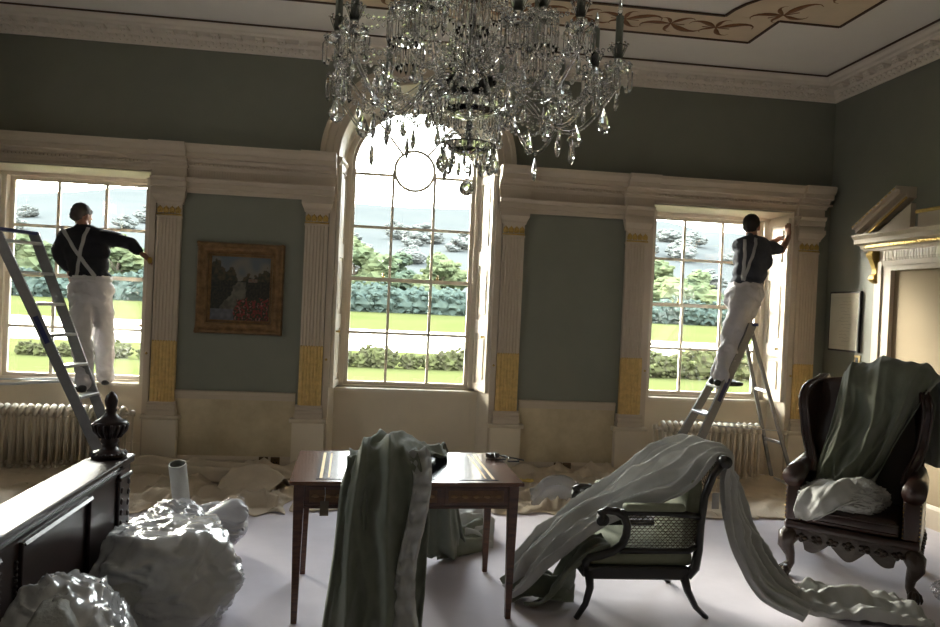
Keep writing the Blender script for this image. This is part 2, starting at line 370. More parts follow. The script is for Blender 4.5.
# ------------------------------------------------------------ windows
def shutter(par, p0, p1, z0, z1, inward, name='shutter', splits=(.36,)):
    """folded shutter leaf lying along a reveal from p0 to p1 (xy)"""
    p0, p1 = Vector((*p0, 0)), Vector((*p1, 0)); d = (p1-p0); L = d.length; d.normalize(); n = Vector((inward, 0, 0)); n = (n-d*n.dot(d)).normalized()
    root = None; q = MB()
    def slab(a, b, za, zb, t0, t1, bev=0):
        c = p0+d*((a+b)/2*L)+n*((t0+t1)/2)+Vector((0, 0, (za+zb)/2)); q.box(c, ((b-a)*L, t1-t0, zb-za), math.atan2(d.y, d.x), bev=bev)
    slab(0, 1, z0, z1, .0, .02)
    H = z1-z0; zz = [z0]+[z0+H*s_ for s_ in splits]+[z1]
    for za, zb in zip(zz, zz[1:]):
        slab(0, .14, za, zb, .02, .032); slab(.86, 1, za, zb, .02, .032)
        slab(.14, .86, za, za+.07, .02, .032); slab(.14, .86, zb-.07, zb, .02, .032)
        slab(.27, .73, za+.12, zb-.12, .02, .03, .004)
    o = q.build(name, WHITE, par)
    return o
def window(i, xc, hw, z0, rows, zmeet, zt, open_, lab, arched=False):
    r = S(empty('window_%d' % i, (xc, 0, 0)), lab)
    xa, xb = open_[0]-xc, open_[1]-xc; sy = .45
    q = MB()  # frame box
    q.bb(-hw-.07, -hw, sy-.04, sy+.07, z0-.03, zt); q.bb(hw, hw+.07, sy-.04, sy+.07, z0-.03, zt); q.bb(-hw-.07, hw+.07, sy-.04, sy+.07, z0-.05, z0)
    if not arched: q.bb(-hw-.07, hw+.07, sy-.04, sy+.07, zt, zt+.09)
    else:
        A = arc(0, ZS, hw, 0, PI, 36); B = arc(0, ZS, hw+.13, 0, PI, 36)
        for k in range(36): q.prism([A[k], A[k+1], B[k+1], B[k]], sy-.04, sy+.07, lambda u, v, t: Vector((u, t, v)))
    q.build('window_frame', WHITE, r)
    bars = [(hw*2/3*1 - hw), (hw*4/3-hw)]
    st = .042
    def sash(name, za, zb, y, hb, top=True):
        s_ = MB(); s_.bb(-hw, -hw+st, y, y+.035, za, zb); s_.bb(hw-st, hw, y, y+.035, za, zb); s_.bb(-hw+st, hw-st, y, y+.035, za, za+st*.9)
        if top: s_.bb(-hw+st, hw-st, y, y+.035, zb-st*.9, zb)
        for x in bars: s_.bb(x-.0135, x+.0135, y+.004, y+.03, za+st*.8, zb-(st*.8 if top else 0))
        for h in hb: s_.bb(-hw+st, hw-st, y+.005, y+.029, h-.0135, h+.0135)
        return s_
    lo = sash('lower', z0, zmeet+.02, sy, rows[0]).build('lower_sash', WHITE, r)
    up = sash('upper', zmeet-.02, zt, sy+.037, rows[1], top=not arched)
    if arched:
        y = sy+.037
        A = arc(0, ZS, hw-.03, 0, PI, 36); B = arc(0, ZS, hw+.005, 0, PI, 36)
        for k in range(36): up.prism([A[k], A[k+1], B[k+1], B[k]], y, y+.035, lambda u, v, t: Vector((u, t, v)))
        rc = .205; zc_ = 3.045
        ring = arc(0, zc_, rc, 0, 2*PI, 36); up.tube([(a_, y+.017, b_) for a_, b_ in ring], .015, 8)
        for a in (math.radians(52), math.radians(128), PI/2):
            if a == PI/2: continue
            up.beam((rc*math.cos(a), y+.017, zc_+rc*math.sin(a)), ((hw-.02)*math.cos(a), y+.017, ZS+(hw-.02)*math.sin(a)), .028, .02)
        for s_ in (-1, 1): up.beam((s_*rc, y+.017, zc_-.06), (s_*(hw-.03), y+.017, zc_-.06), .02, .027)
    up.build('upper_sash', WHITE, r)
    g = MB(); g.bb(-hw+st*.5, hw-st*.5, sy+.015, sy+.019, z0+.02, zmeet)
    g.bb(-hw+st*.5, hw-st*.5, sy+.052, sy+.056, zmeet, zt-(.01 if not arched else 0))
    if arched: g.prism(arc(0, ZS, hw-.015, 0, PI, 36), sy+.052, sy+.056, lambda u, v, t: Vector((u, t, v)))
    g.build('glass', PANE, r)
    q = MB()
    for x in (-.28, .28): q.lathe([(.012, 0), (.012, .02), (.006, .03), (.011, .045), (.0, .05)], 8, (x, sy-.012, zmeet+.02))
    q.build('sash_fastener', BRASS, r, smooth=True)
    q = MB()
    for x in (-.3, .3): q.box((x, sy-.008, z0+.03), (.05, .02, .012), bev=.003)
    q.build('sash_lift', BRASS, r)
    # sill board
    q = MB(); q.prism([(-hw-.09, sy-.03), (hw+.09, sy-.03), (hw+.125, sy-.15), (-hw-.125, sy-.15)], z0-.05, z0-.02, lambda u, v, t: Vector((u, v, t)))
    q.build('sill', WHITE, r)
    # apron with raised fillets
    ya = sy-.11; q = MB(); aw = hw+.11
    q.bb(-aw, aw, ya, ya+.02, 0, z0-.05); q.bb(-aw, aw, ya-.014, ya, 0, .13)
    for x0_, x1_ in ((-aw, -aw+.09), (-.05, .05), (aw-.09, aw)): q.bb(x0_, x1_, ya-.0125, ya, .13, z0-.05)
    q.bb(-aw+.09, aw-.09, ya-.0121, ya, z0-.12, z0-.0505); q.bb(-aw+.09, aw-.09, ya-.0121, ya, .13, .2)
    q.build('apron_panel', APR, r)
    # splayed reveals and soffit
    q = MB(); fy = YB-.045
    zt2 = ZS if arched else 2.80
    def quad(*p): q.bm.faces.new([q.bm.verts.new(Vector(v)) for v in p])
    for xo, s_ in ((xa, -1), (xb, 1)):
        xi = s_*(hw+.07); quad((xo, YB-.02, 0), (xi, sy-.03, 0), (xi, sy-.03, zt2), (xo, YB-.02, zt2))
    if not arched: quad((xa, YB-.02, 2.79), (xb, YB-.02, 2.79), (hw+.07, sy-.03, 2.775), (-hw-.07, sy-.03, 2.775))
    else:
        A = arc(0, ZS, .785, 0, PI, 40); B = arc(0, ZS, hw+.06, 0, PI, 40)
        for k in range(40): quad((A[k][0]-xc, YB-.02, A[k][1]), (A[k+1][0]-xc, YB-.02, A[k+1][1]), (B[k+1][0], sy-.03, B[k+1][1]), (B[k][0], sy-.03, B[k][1]))
    q.build('reveal_lining', WHITE, r, solid=.006)
    for xo, s_ in ((xa, -1), (xb, 1)):
        xi = s_*(hw+.085); p0 = (xo-s_*.012, YB+.01); p1 = (xi-s_*.012, sy-.05)
        sh = shutter(r, p0, p1, z0-.0, (2.99 if arched else 2.74), -s_, splits=(.30, .62) if arched else (.28, .70))
        kx = xo+(xi-xo)*.25
        k = MB().lathe([(.008, 0), (.008, .02), (.014, .03), (.010, .042), (0, .044)], 8, (xo-s_*.04-s_*(abs(xo-xi))*.18, YB+.08, z0+.55), m=Matrix.Rotation(-s_*PI/2, 3, 'Y')).build('shutter_knob', BRASS, sh, smooth=True)
    # cover strip at the wall face beside the opening
    q = MB()
    for xo, s_ in ((xa, -1), (xb, 1)):
        q.bb(min(xo, xo+s_*.055), max(xo, xo+s_*.055), YB-.03, YB, .0, 3.0 if arched else 2.62)
    if arched:
        A = arc(-xc, ZS, .785, 0, PI, 40)
        q.tube([(a_, YB-.02, b_) for a_, b_ in A], .012, 6)
        for xo, s_ in ((xa, -1), (xb, 1)): q.prism([(0, 2.97), (.02, 2.97), (.045, 3.02), (.045, 3.045), (0, 3.045)], YB-.06, sy-.05, lambda u, v, t: Vector((xo+(s_*(hw+.07)-xo)*max(0, min(1, (t-YB)/(sy-YB)))-s_*u, t, v)))
    q.build('casing', WOOD, r)
    q = MB()
    for xo, s_ in ((xa, -1), (xb, 1)): q.lathe([(.007, 0), (.007, .012), (.013, .02), (.009, .03), (0, .032)], 8, (xo+s_*.028, YB-.03, 1.10), m=Matrix.Rotation(PI/2, 3, 'X'))
    q.build('casing_knob', BRASS, r, smooth=True)
    return r
window(1, -3.26, .665, .80, ([1.287], [2.268]), 1.79, 2.74, W1, 'left tall sash window with cream shutters')
window(2, -.024, .64, .82, ([1.356], [2.442, ]), 1.905, ZS, (-.785, .785), 'arched centre sash window with circle in its fanlight', arched=True)
window(3, 3.14, .65, .82, ([1.315], [2.28]), 1.787, 2.74, W3, 'right tall sash window with open cream shutters')
# ------------------------------------------------------------ outdoors
GRASS = M('lawn_grass', (.042, .045, .018), .95, spec=0, col2=(.034, .040, .014), scale=.08, bump=.3, bscale=3)
GRAV = M('pale_gravel', (.42, .38, .30), .95, var=.1, scale=.5)
MEAD = M('hazed_meadow', (.043, .046, .045), .95, spec=0, col2=(.037, .041, .041), scale=.02)  # distance haze put into the colour as pale grey green
def gz(x, y):
    z = -1.3
    if y > 80: z += (y-80)*.022
    if y > 190: z += ((y-190)*.155) + 10*mn.noise(Vector((x*.006, y*.006, 3)))*min(1, (y-190)/120)
    return z
q = MB(); ys = [.8, 6, 14, 22, 30, 38, 50, 62, 75, 95, 115, 135, 155, 190]
def strip(ya, yb, mat, name, n=20, m=4, lab=None):
    q = MB(); q.grid(n, m, lambda u, v: Vector((-260+u*560, ya+(yb-ya)*v, gz(-260+u*560, ya+(yb-ya)*v))))
    o = q.build(name, mat, smooth=True); o['kind'] = 'structure'
    if lab: o['label'] = lab
strip(.6, 38, GRASS, 'ground_near', lab='lawn just outside the windows')
strip(38, 74, GRAV, 'ground_drive', lab='pale gravel drive across the lawn')
strip(74, 190, GRASS, 'ground_lawn', lab='bright lawn beyond the drive')
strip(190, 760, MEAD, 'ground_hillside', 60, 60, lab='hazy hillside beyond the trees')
LEAF = M('oak_leaves', (.060, .074, .044), .9, spec=0, col2=(.030, .042, .034), scale=.9, bump=.5, bscale=2)
LEAF2 = M('ash_leaves', (.085, .095, .045), .9, spec=0, col2=(.028, .042, .030), scale=1.0, bump=.5, bscale=2)
LEAF3 = M('hazed_leaves', (.088, .094, .088), .9, spec=0, col2=(.078, .084, .080), scale=.4)  # leaves paled to grey, haze of distance painted in
HEDG = M('hedge_leaves', (.046, .060, .050), .9, spec=0, col2=(.028, .040, .036), scale=.9, bump=.5, bscale=2)
BARK = M('bark', (.06, .045, .03), .9, var=.3, scale=6)
def leafy(q, lumps, n, rs, rn, sub=1):
    """fills big lumps with many small leaf clusters, thick near the surface"""
    tot = sum(l[1]**2 for l in lumps)
    for c, r, sc in lumps:
        for _ in range(max(3, int(n*r*r/tot))):
            d = Vector((rn.gauss(0, 1), rn.gauss(0, 1), rn.gauss(0, 1))).normalized()*(r*rn.uniform(.55, 1.05))
            q.ico((c[0]+d.x*sc[0], c[1]+d.y*sc[1], c[2]+d.z*sc[2]), rs*rn.uniform(.6, 1.4), sub, (1, 1, .8), disp=.5, freq=2, seed=rn.randint(0, 999))
def crown_mesh(seed, spread=1.0, cone=False):
    rn = random.Random(seed); q = MB(); lumps = []
    for k in range(13):
        a = rn.uniform(0, 2*PI); t = k/12; h = .16+.70*t
        rr = (.30*math.sin(PI*min(1, max(.1, t*.8+.15)))) * spread * rn.uniform(.5, 1.1)
        if cone: rr = .12*(1-t)
        lumps.append(((math.cos(a)*rr, math.sin(a)*rr, h), rn.uniform(.20, .30)*(1-.5*t) if not cone else .17*(1.05-t), (1, 1, .85)))
    leafy(q, lumps, 420, .045, rn)
    for c, r, sc in lumps: q.ico(c, r*.92, 3, sc, disp=.4, freq=3, seed=seed)
    return q
PR = {}
def tree(x, y, h, kind, lab, grp, wide=1.0, mat=None):
    o = empty('tree', (x, y, gz(x, y)), (x*7) % 6, lab, 'tree', grp)
    key = (kind, mat.name)
    if key not in PR:
        c = crown_mesh(kind, 1.0, kind == 5).build('crown', mat, o)
        t = MB().tube([(0, 0, -.02), (.005, 0, .2), (-.005, .01, .4), (0, 0, .62)], [.03, .022, .016, .008], 8)
        for a in range(5): t.tube([(0, 0, .3+.04*a), (.12*math.cos(a*2.4), .12*math.sin(a*2.4), .45+.05*a)], [.01, .004], 6)
        tr = t.build('trunk', BARK, o, smooth=True); PR[key] = (c, tr)
    else:
        for s_ in PR[key]:
            c = s_.copy(); COL.objects.link(c); c.parent = o
    o.scale = (h*wide, h*wide, h)
    return o
# seen through: left window x -74..-33, centre -8..21, right 52..92 at y about 150
TR = [(-74, 150, 14, 2, 1.5), (-63, 160, 15, 1, 1.5), (-52, 148, 13, 4, 1.5), (-41, 158, 14, 3, 1.5), (-31, 149, 12, 2, 1.5),
      (-5.5, 141, 14.5, 2, 1.5), (3.5, 152, 12.5, 1, 1.4), (11.5, 143, 12.5, 4, 1.3), (20, 141, 8.5, 5, 1.1),
      (59, 148, 14, 2, 1.5), (71, 152, 12, 4, 1.5), (81, 147, 11, 3, 1.4), (91, 152, 11, 2, 1.4)]
where = ['tall tree at the left edge of the left window view', 'broad tree behind the painter in the left window', 'lower round tree near the middle of the left window view', 'tall tree right of the painter in the left window', 'short tree at the right edge of the left window view',
         'tall leafy tree at the left of the centre window view', 'low round tree in the middle of the centre window', 'tall tree right of middle in the centre window', 'small pointed tree at the right of the centre window',
         'tall tree at the left edge of the right window view', 'broad bright tree in the middle of the right window', 'smaller tree just left of the ladder man', 'low tree nearest the shutter in the right window']
for (x, y, h, k, wd), l in zip(TR, where): tree(x, y, h, k, l, 'trees beyond the lawn', wd, LEAF2 if k in (2, 4) else LEAF)
# hedge bank, one per window view: counted as a hedge
def hedge(name, x0, x1, y, h, lab, mat, n, dep=2.5, seed=1):
    rn = random.Random(seed); q = MB()
    lumps = []
    for k in range(n):
        x = x0+(x1-x0)*(k+.5)/n+rn.uniform(-.5, .5); r = h*rn.uniform(.42, .60)
        lumps.append(((x, y+rn.uniform(-dep, dep)*.4, gz(x, y)+r*.7), r, (1.3*(x1-x0)/n/(h*.9) if False else 1.25, 1, 1)))
    leafy(q, lumps, 900, h*.085, rn)
    for c, r, sc in lumps: q.ico(c, r*.82, 3, sc, disp=.6, freq=3, seed=seed)
    o = q.build(name, mat); tag(o, lab, 'hedge', 'hedges outside the windows'); return o
hedge('hedge', -78, -30, 138, 6.0, 'dark hedge bank below the trees in the left window', HEDG, 12, seed=2)
hedge('hedge', -12, 26, 133, 5.6, 'dark hedge bank below the trees in the centre window', HEDG, 11, seed=3)
hedge('hedge', 50, 96, 138, 6.0, 'dark hedge bank below the trees in the right window', HEDG, 12, seed=4)
SHR = M('low_shrub', (.048, .054, .022), .9, spec=0, col2=(.030, .028, .018), scale=3)
hedge('shrub_row', -5, 6.5, 27, 1.0, 'low clipped shrubs close to the centre window', SHR, 16, .8, seed=5)
hedge('shrub_row', -19, -8, 27, .8, 'low clipped shrubs close to the left window', SHR, 12, .8, seed=6)
hedge('shrub_row', 11, 19, 27, 1.5, 'loose garden shrubs close to the right window', SHR, 9, .8, seed=7)
rn = random.Random(9)
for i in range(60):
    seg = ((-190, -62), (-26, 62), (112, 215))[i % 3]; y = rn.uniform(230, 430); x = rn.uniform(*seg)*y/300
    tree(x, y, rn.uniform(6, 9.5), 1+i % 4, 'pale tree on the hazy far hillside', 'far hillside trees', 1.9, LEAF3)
# ------------------------------------------------------------ cloth helpers
def crom(P, t):
    n = len(P)-1; x = t*n; i = min(int(x), n-1); f = x-i
    p0, p1, p2, p3 = P[max(i-1, 0)], P[i], P[i+1], P[min(i+2, n)]
    return [.5*(2*b+(c-a)*f+(2*a-5*b+4*c-d)*f*f+(3*b-a-3*c+d)*f**3) for a, b, c, d in zip(p0, p1, p2, p3)]
def cloth(name, path, mat, parent=None, nf=5, seed=0, nu=90, nv=70, crump=.012, drift=.6, zmin=.006, thick=.005, sub=0, sharp=.6, edge=0, dome=.45):
    """path rows: cx,cy,cz, hx,hy,hz (half width vector), fold amplitude; the section is domed so that the edges tuck under"""
    q = MB(); up = Vector((0, 0, 1)); off = Vector((seed*5.1, seed*2.7, seed))
    Ls = sum((Vector(b[:3])-Vector(a[:3])).length for a, b in zip(path, path[1:]))
    def f(u, v):
        r = crom(path, u); r2 = crom(path, min(1, u+.012)); r1 = crom(path, max(0, u-.012))
        c, h, amp = Vector(r[:3]), Vector(r[3:6]), r[6]
        T = (Vector(r2[:3])-Vector(r1[:3])).normalized(); N = T.cross(h.normalized())
        if N.length < .1: N = up
        N.normalize()
        s_ = v*2-1; W = h.length
        wv = mn.noise(Vector((u*Ls*1.5, v*.9, seed)))*drift
        a = nf*(v+wv*.22)*PI*2+seed
        w1 = math.sin(a); w1 = (1-abs(math.sin(a/2)))**1.4*2.2-.7      # rounded valleys, crisp ridges
        w2 = math.sin(a*.47+1.3+u*2.2+seed)*.7
        b_ = nf*2.1*(v+mn.noise(Vector((u*Ls*2.2, v*1.5, seed+9)))*.16)*PI*2
        w3 = (1-abs(math.sin(b_/2)))*1.2-.4
        th = s_*1.45
        p = c+h*(math.sin(th)*1.02)*(1+.09*mn.noise(Vector((u*Ls*2.5, s_*.7, seed*2.))))
        k = 1-abs(s_)**6*.75
        dm = dome*W*(math.cos(th)-.45)
        q1 = Vector((u*Ls*3.2, v*W*14, seed)); cr_ = (.5-abs(mn.noise(q1+Vector((0, wv, 0))))*2.2)*crump*1.3 + (.5-abs(mn.noise(p*9+off))*2.0)*crump*.5 + mn.noise(p*24+off)*crump*.12
        if edge: cr_ += edge*math.sin(u*Ls*75+2*mn.noise(Vector((u*9, s_*2, 1))))*(.35+.65*abs(s_))
        p = p+N*(dm+k*(amp*(w1*.95+w2*.45+w3*.55)+cr_))
        if p.z < zmin: p.z = zmin+.003*(1+math.sin(a))
        return p
    q.grid(nu, nv, f)
    return q.build(name, mat, parent, smooth=True, solid=thick, sub=sub)
def floor_sheet(name, x0, x1, y0, y1, mat, seed=1, h=.05, nu=110, nv=40, lift=None, rag=.06):
    q = MB(); o_ = Vector((seed*9.1, seed*4.3, seed))
    def f(u, v):
        ex = rag*mn.noise(Vector((u*9, seed, v*3)))*2; ey = rag*mn.noise(Vector((u*11, seed+5, v*2)))*2
        x = x0+(x1-x0)*u+ex*(1 if 0 < u < 1 else 1); y = y0+(y1-y0)*v+ey*(v < .5)*1.5
        p = Vector((x*2.2, y*3.6, 0))+o_; 
        rid = max(0, .42-abs(mn.noise(p))*2.0)*1.6 + max(0, .35-abs(mn.noise(p*2.3+Vector((3, 1, 0))))*2)*.7 + .1*mn.noise(p*6)
        e = min(1, min(u, 1-u)*14, v*7+.12)
        z = .008+h*1.35*max(0, rid)*e + (lift(u, v) if lift else 0)
        return Vector((x, y, max(.006, z)))
    q.grid(nu, nv, f); return q.build(name, mat, smooth=True, solid=.004)
def crumple(q, c, r, sc, seed, freq=2.2, disp=.3, flat=0.01, xmin=-9):
    """taut wrapped shape: soft-min of random planes gives flat panels meeting in creases"""
    rn_ = random.Random(seed); pl_ = []
    for _ in range(26):
        a = Vector((rn_.gauss(0, 1), rn_.gauss(0, 1), rn_.gauss(0, 1))).normalized(); pl_.append((a, rn_.uniform(.80, 1.05)))
    b0 = len(q.bm.verts); q.ico((0, 0, 0), 1, 6); q.bm.verts.ensure_lookup_table(); c = Vector(c)
    for v in q.bm.verts[b0:]:
        d = v.co.normalized(); acc = 0
        for a, h in pl_:
            k = a.dot(d)
            if k > .05: acc += (k/h)**44
        rr = min(1.12, acc**(-1/44)) if acc > 0 else 1.1
        w_ = d*2.4+Vector((seed, 0, 0)); n1 = mn.noise(Vector((w_.x*1.0+w_.y*.6, w_.y*1.6-w_.z*.5, w_.z*2.2)))
        fold = max(0, .16-abs(n1))*disp*.9+.07*disp*mn.noise(d*6+Vector((0, seed, 0)))+.02*disp*mn.noise(d*17)
        p = d*(r*(rr+fold)); v.co = c+Vector((p.x*sc[0], p.y*sc[1], p.z*sc[2]))
        if v.co.x < xmin: v.co.x = xmin+.1*(v.co.x-xmin)*.1+.006*mn.noise(v.co*12)
        if v.co.z < flat: v.co.z = flat+.002*mn.noise(v.co*9)
CLOTH = M('grey_green_fabric', (.20, .215, .165), .85, var=.12, scale=14, bump=.35, bscale=500, sheen=.25)
LIN = M('silver_lining_fabric', (.50, .50, .485), .75, var=.1, scale=10, bump=.2, bscale=400, sheen=.2)
DUST = M('calico_dust_sheet', (.60, .50, .38), .9, var=.15, scale=3, bump=.3, bscale=300)
# ------------------------------------------------------------ dust sheets along the wall
def wl(u, v): return .075*max(0, (v-.8)/.2)**1.5
for x0, x1, y0, sd, lab in ((-4.35, -2.75, -1.22, 1, 'beige dust sheet below the left radiator'), (-2.7, -.98, -1.40, 2, 'crumpled beige dust sheet between bed post and table'),
                        (-.96, .62, -1.30, 3, 'beige dust sheet below the centre window'), (.66, 2.35, -1.33, 4, 'crumpled beige dust sheet under the empty green wall panel'), (2.4, 3.75, -1.38, 5, 'smoother beige dust sheet below the right ladder')):
    tag(floor_sheet('dust_sheet', x0, x1, y0, -.10, DUST, sd, .10 if sd in (2, 4) else .035, lift=wl), lab, 'dust sheet', 'dust sheets along the window wall')
# heavier rolled fold lying over the sheets
tag(cloth('dust_sheet', [(-2.62, -.55, .06, 0, .10, .04, .03), (-2.3, -.42, .14, 0, .12, .05, .04), (-1.9, -.40, .10, 0, .12, .03, .04), (-1.4, -.45, .09, 0, .14, .03, .04), (-1.0, -.5, .05, 0, .10, .02, .02)], DUST, nf=2, seed=3, nu=60, nv=24), 'long rolled fold of beige dust sheet left of the table', 'dust sheet')
tag(cloth('dust_sheet', [(-1.52, -.62, .07, .10, .25, .0, .03), (-1.3, -.72, .10, .12, .28, .0, .04), (-1.1, -.85, .05, .1, .25, 0, .03)], DUST, nf=1.5, seed=8, nu=40, nv=24), 'small flap of dust sheet beside the silver pillow bag', 'dust sheet')
PLAS = bpy.data.materials.new('clear_plastic'); PLAS.use_nodes = True
def mk_plastic(m, amount, tint, rough=.1):
    n = m.node_tree; n.nodes.clear(); o = n.nodes.new('ShaderNodeOutputMaterial'); mx = n.nodes.new('ShaderNodeMixShader'); t = n.nodes.new('ShaderNodeBsdfTransparent')
    p = n.nodes.new('ShaderNodeBsdfPrincipled'); p.inputs['Base Color'].default_value = (*tint, 1); p.inputs['Roughness'].default_value = rough; p.inputs['Specular IOR Level'].default_value = 1.0; p.inputs['Coat Weight'].default_value = .6; p.inputs['Coat Roughness'].default_value = .05
    tc_ = n.nodes.new('ShaderNodeTexCoord'); ns = n.nodes.new('ShaderNodeTexNoise'); ns.inputs['Scale'].default_value = 5; ns.inputs['Detail'].default_value = 3; ns.inputs['Distortion'].default_value = 1.2
    n.links.new(tc_.outputs['Object'], ns.inputs[0]); bp = n.nodes.new('ShaderNodeBump'); bp.inputs['Strength'].default_value = .3; bp.inputs['Distance'].default_value = .02
    n.links.new(ns.outputs[0], bp.inputs['Height']); n.links.new(bp.outputs[0], p.inputs['Normal']); mx.inputs[0].default_value = amount
    n.links.new(t.outputs[0], mx.inputs[1]); n.links.new(p.outputs[0], mx.inputs[2]); n.links.new(mx.outputs[0], o.inputs[0])
mk_plastic(PLAS, .42, (.62, .62, .66)); MATS['clear_plastic'] = PLAS
tag(cloth('plastic_sheet', [(1.05, -.95, .03, .02, .16, .05, .03), (1.25, -.9, .12, .03, .18, .02, .04), (1.5, -.95, .05, .02, .15, 0, .03)], PLAS, nf=2, seed=4, nu=40, nv=30, crump=.03), 'crumpled clear plastic sheet on the dust sheet right of the table', 'plastic sheet')
tag(cloth('masking_paper', [(.98, -.5, .09, .0, .05, 0, .005), (1.05, -.5, .095, .0, .05, 0, .005), (1.15, -.5, .09, .0, .05, 0, .005)], M('yellow_paper', (.65, .48, .14), .8), nf=1, nu=10, nv=8), 'small yellow paper strip lying on the dust sheet', 'paper')
q = MB(); q.lathe([(.0, 0), (.05, 0), (.055, .05), (.05, .055), (.0, .055)], 14, (2.28, -.42, .05)); tag(q.build('masking_tape_roll', M('blue_tape', (.02, .05, .22), .6), smooth=False), 'blue tape roll at the foot of the pilaster left of the right window', 'tape')
SOCK = M('bronze_socket', (.16, .11, .06), .4, .6)
for x in (-1.36, -1.25, 1.51, 1.60):
    r = empty('wall_socket', (x, YB-.035, .11), 0, {-1.36: 'left one of two bronze sockets in the skirting below the landscape painting', -1.25: 'right one of two bronze sockets in the skirting below the landscape painting', 1.51: 'left one of two bronze sockets in the skirting below the empty wall panel', 1.60: 'right one of two bronze sockets in the skirting below the empty wall panel'}[x], 'socket', 'skirting sockets')
    MB().box((0, -.006, 0), (.085, .012, .085), bev=.004).build('face_plate', SOCK, r)
    h = MB()
    for dx, dz in ((0, .018), (-.014, -.008), (.014, -.008)): h.box((dx, -.0125, dz), (.008, .004, .012))
    h.build('pin_holes', DARK, r)
# ------------------------------------------------------------ radiators
RAD = M('cream_radiator_paint', (.66, .58, .46), .5, var=.12, scale=8)
def radiator(x0, n, y, lab):
    r = empty('radiator', (x0, y, 0), 0, lab, 'radiator', 'column radiators under the side windows')
    q = MB()
    for dy in (-.065, 0, .065): q.tube([(0, dy, .09), (0, dy, .54)], .017, 8)
    q.tube([(0, -.07, .08), (0, -.04, .055), (0, .04, .055), (0, .07, .08)], .021, 8)
    q.tube([(0, -.08, .52), (0, -.065, .565), (0, 0, .60), (0, .065, .565), (0, .08, .52)], [.020, .024, .025, .024, .020], 8)
    q.tube([(-.0325, 0, .545), (.0325, 0, .545)], .022, 8); q.tube([(-.0325, 0, .09), (.0325, 0, .09)], .022, 8)
    first = q.build('column', RAD, r, smooth=True)
    for k in range(1, n):
        c = first.copy(); COL.objects.link(c); c.parent = r; c.location = (k*.066, 0, 0)
    for k in (0, n-1): MB().tube([(k*.066, -.04, .07), (k*.066, -.055, .02), (k*.066, -.06, 0)], [.018, .014, .02], 8).build('foot', RAD, r, smooth=True)
    v = MB(); xe = (n-1)*.066 if x0 < 0 else 0; sg = 1 if x0 < 0 else -1
    v.tube([(xe, 0, .545), (xe+sg*.09, 0, .545)], .012, 8); v.lathe([(.022, 0), (.024, .03), (.02, .05), (.0, .052)], 10, (xe+sg*.085, 0, .53)); v.tube([(xe+sg*.085, 0, .53), (xe+sg*.085, 0, .0)], .009, 8)
    v.build('valve_pipe', RAD, r, smooth=True)
    return r
radiator(-3.86, 20, -.12, 'cream column radiator under the left window'); radiator(2.53, 16, -.12, 'cream column radiator under the right window behind the ladder')
# ------------------------------------------------------------ landscape painting
r = empty('framed_painting', (-1.643, YB, 1.74), 0, 'gilt framed river landscape painting with red flowers', 'painting')
FR = M('carved_gilt_frame', (.26, .15, .065), .45, .35, var=.45, scale=18, bump=.4, bscale=90)
def rect_frame(q, w, h, prof_):
    """prof_: (inset from outer edge, out)"""
    rings = []
    for ins, o_ in prof_:
        a, c = w/2-ins, h/2-ins; rings.append([q.bm.verts.new(Vector((x, -o_, z))) for x, z in ((-a, -c), (a, -c), (a, c), (-a, c))])
    for A_, B_ in zip(rings, rings[1:]):
        for i in range(4): q.bm.faces.new((A_[i], A_[(i+1) % 4], B_[(i+1) % 4], B_[i]))
q = MB(); rect_frame(q, .80, .86, [(0, 0), (0, .035), (.012, .06), (.03, .062), (.055, .04), (.075, .035), (.095, .045), (.103, .05), (.11, .03), (.125, .018), (.13, .012)])
q.build('frame', FR, r)
for sx_ in (-1, 1):
    for sz in (-1, 1):
        q = MB()
        for k in range(5): q.ico((sx_*(.385-.02*k), -.055, sz*(.415-.004*k)), .018-.002*k, 2, (1, .6, 1), disp=.3, seed=k); q.ico((sx_*(.385-.002*k), -.055, sz*(.415-.022*k)), .018-.002*k, 2, (1, .6, 1), disp=.3, seed=k+7)
        q.build('corner_ornament', FR, r, smooth=True)
for sz in (-1, 1): MB().ico((0, -.055, sz*.405), .03, 2, (1.8, .5, .7), disp=.3, seed=3).build('centre_ornament', FR, r, smooth=True)
pm = bpy.data.materials.new('oil_paint'); pm.use_nodes = True; n_ = pm.node_tree; at_ = n_.nodes.new('ShaderNodeVertexColor'); at_.layer_name = 'paint'
n_.links.new(at_.outputs[0], n_.nodes['Principled BSDF'].inputs['Base Color']); n_.nodes['Principled BSDF'].inputs['Roughness'].default_value = .45
NX, NZ = 84, 92; me = bpy.data.meshes.new('canvas'); vv = [((i/NX-.5)*.55, -.010, (j/NZ-.5)*.61) for j in range(NZ+1) for i in range(NX+1)]
ff = [(j*(NX+1)+i, j*(NX+1)+i+1, (j+1)*(NX+1)+i+1, (j+1)*(NX+1)+i) for j in range(NZ) for i in range(NX)]
me.from_pydata(vv, [], ff); ca = me.color_attributes.new('paint', 'FLOAT_COLOR', 'POINT')
def mixc(a, b, t): t = max(0, min(1, t)); return tuple(x*(1-t)+y*t for x, y in zip(a, b))
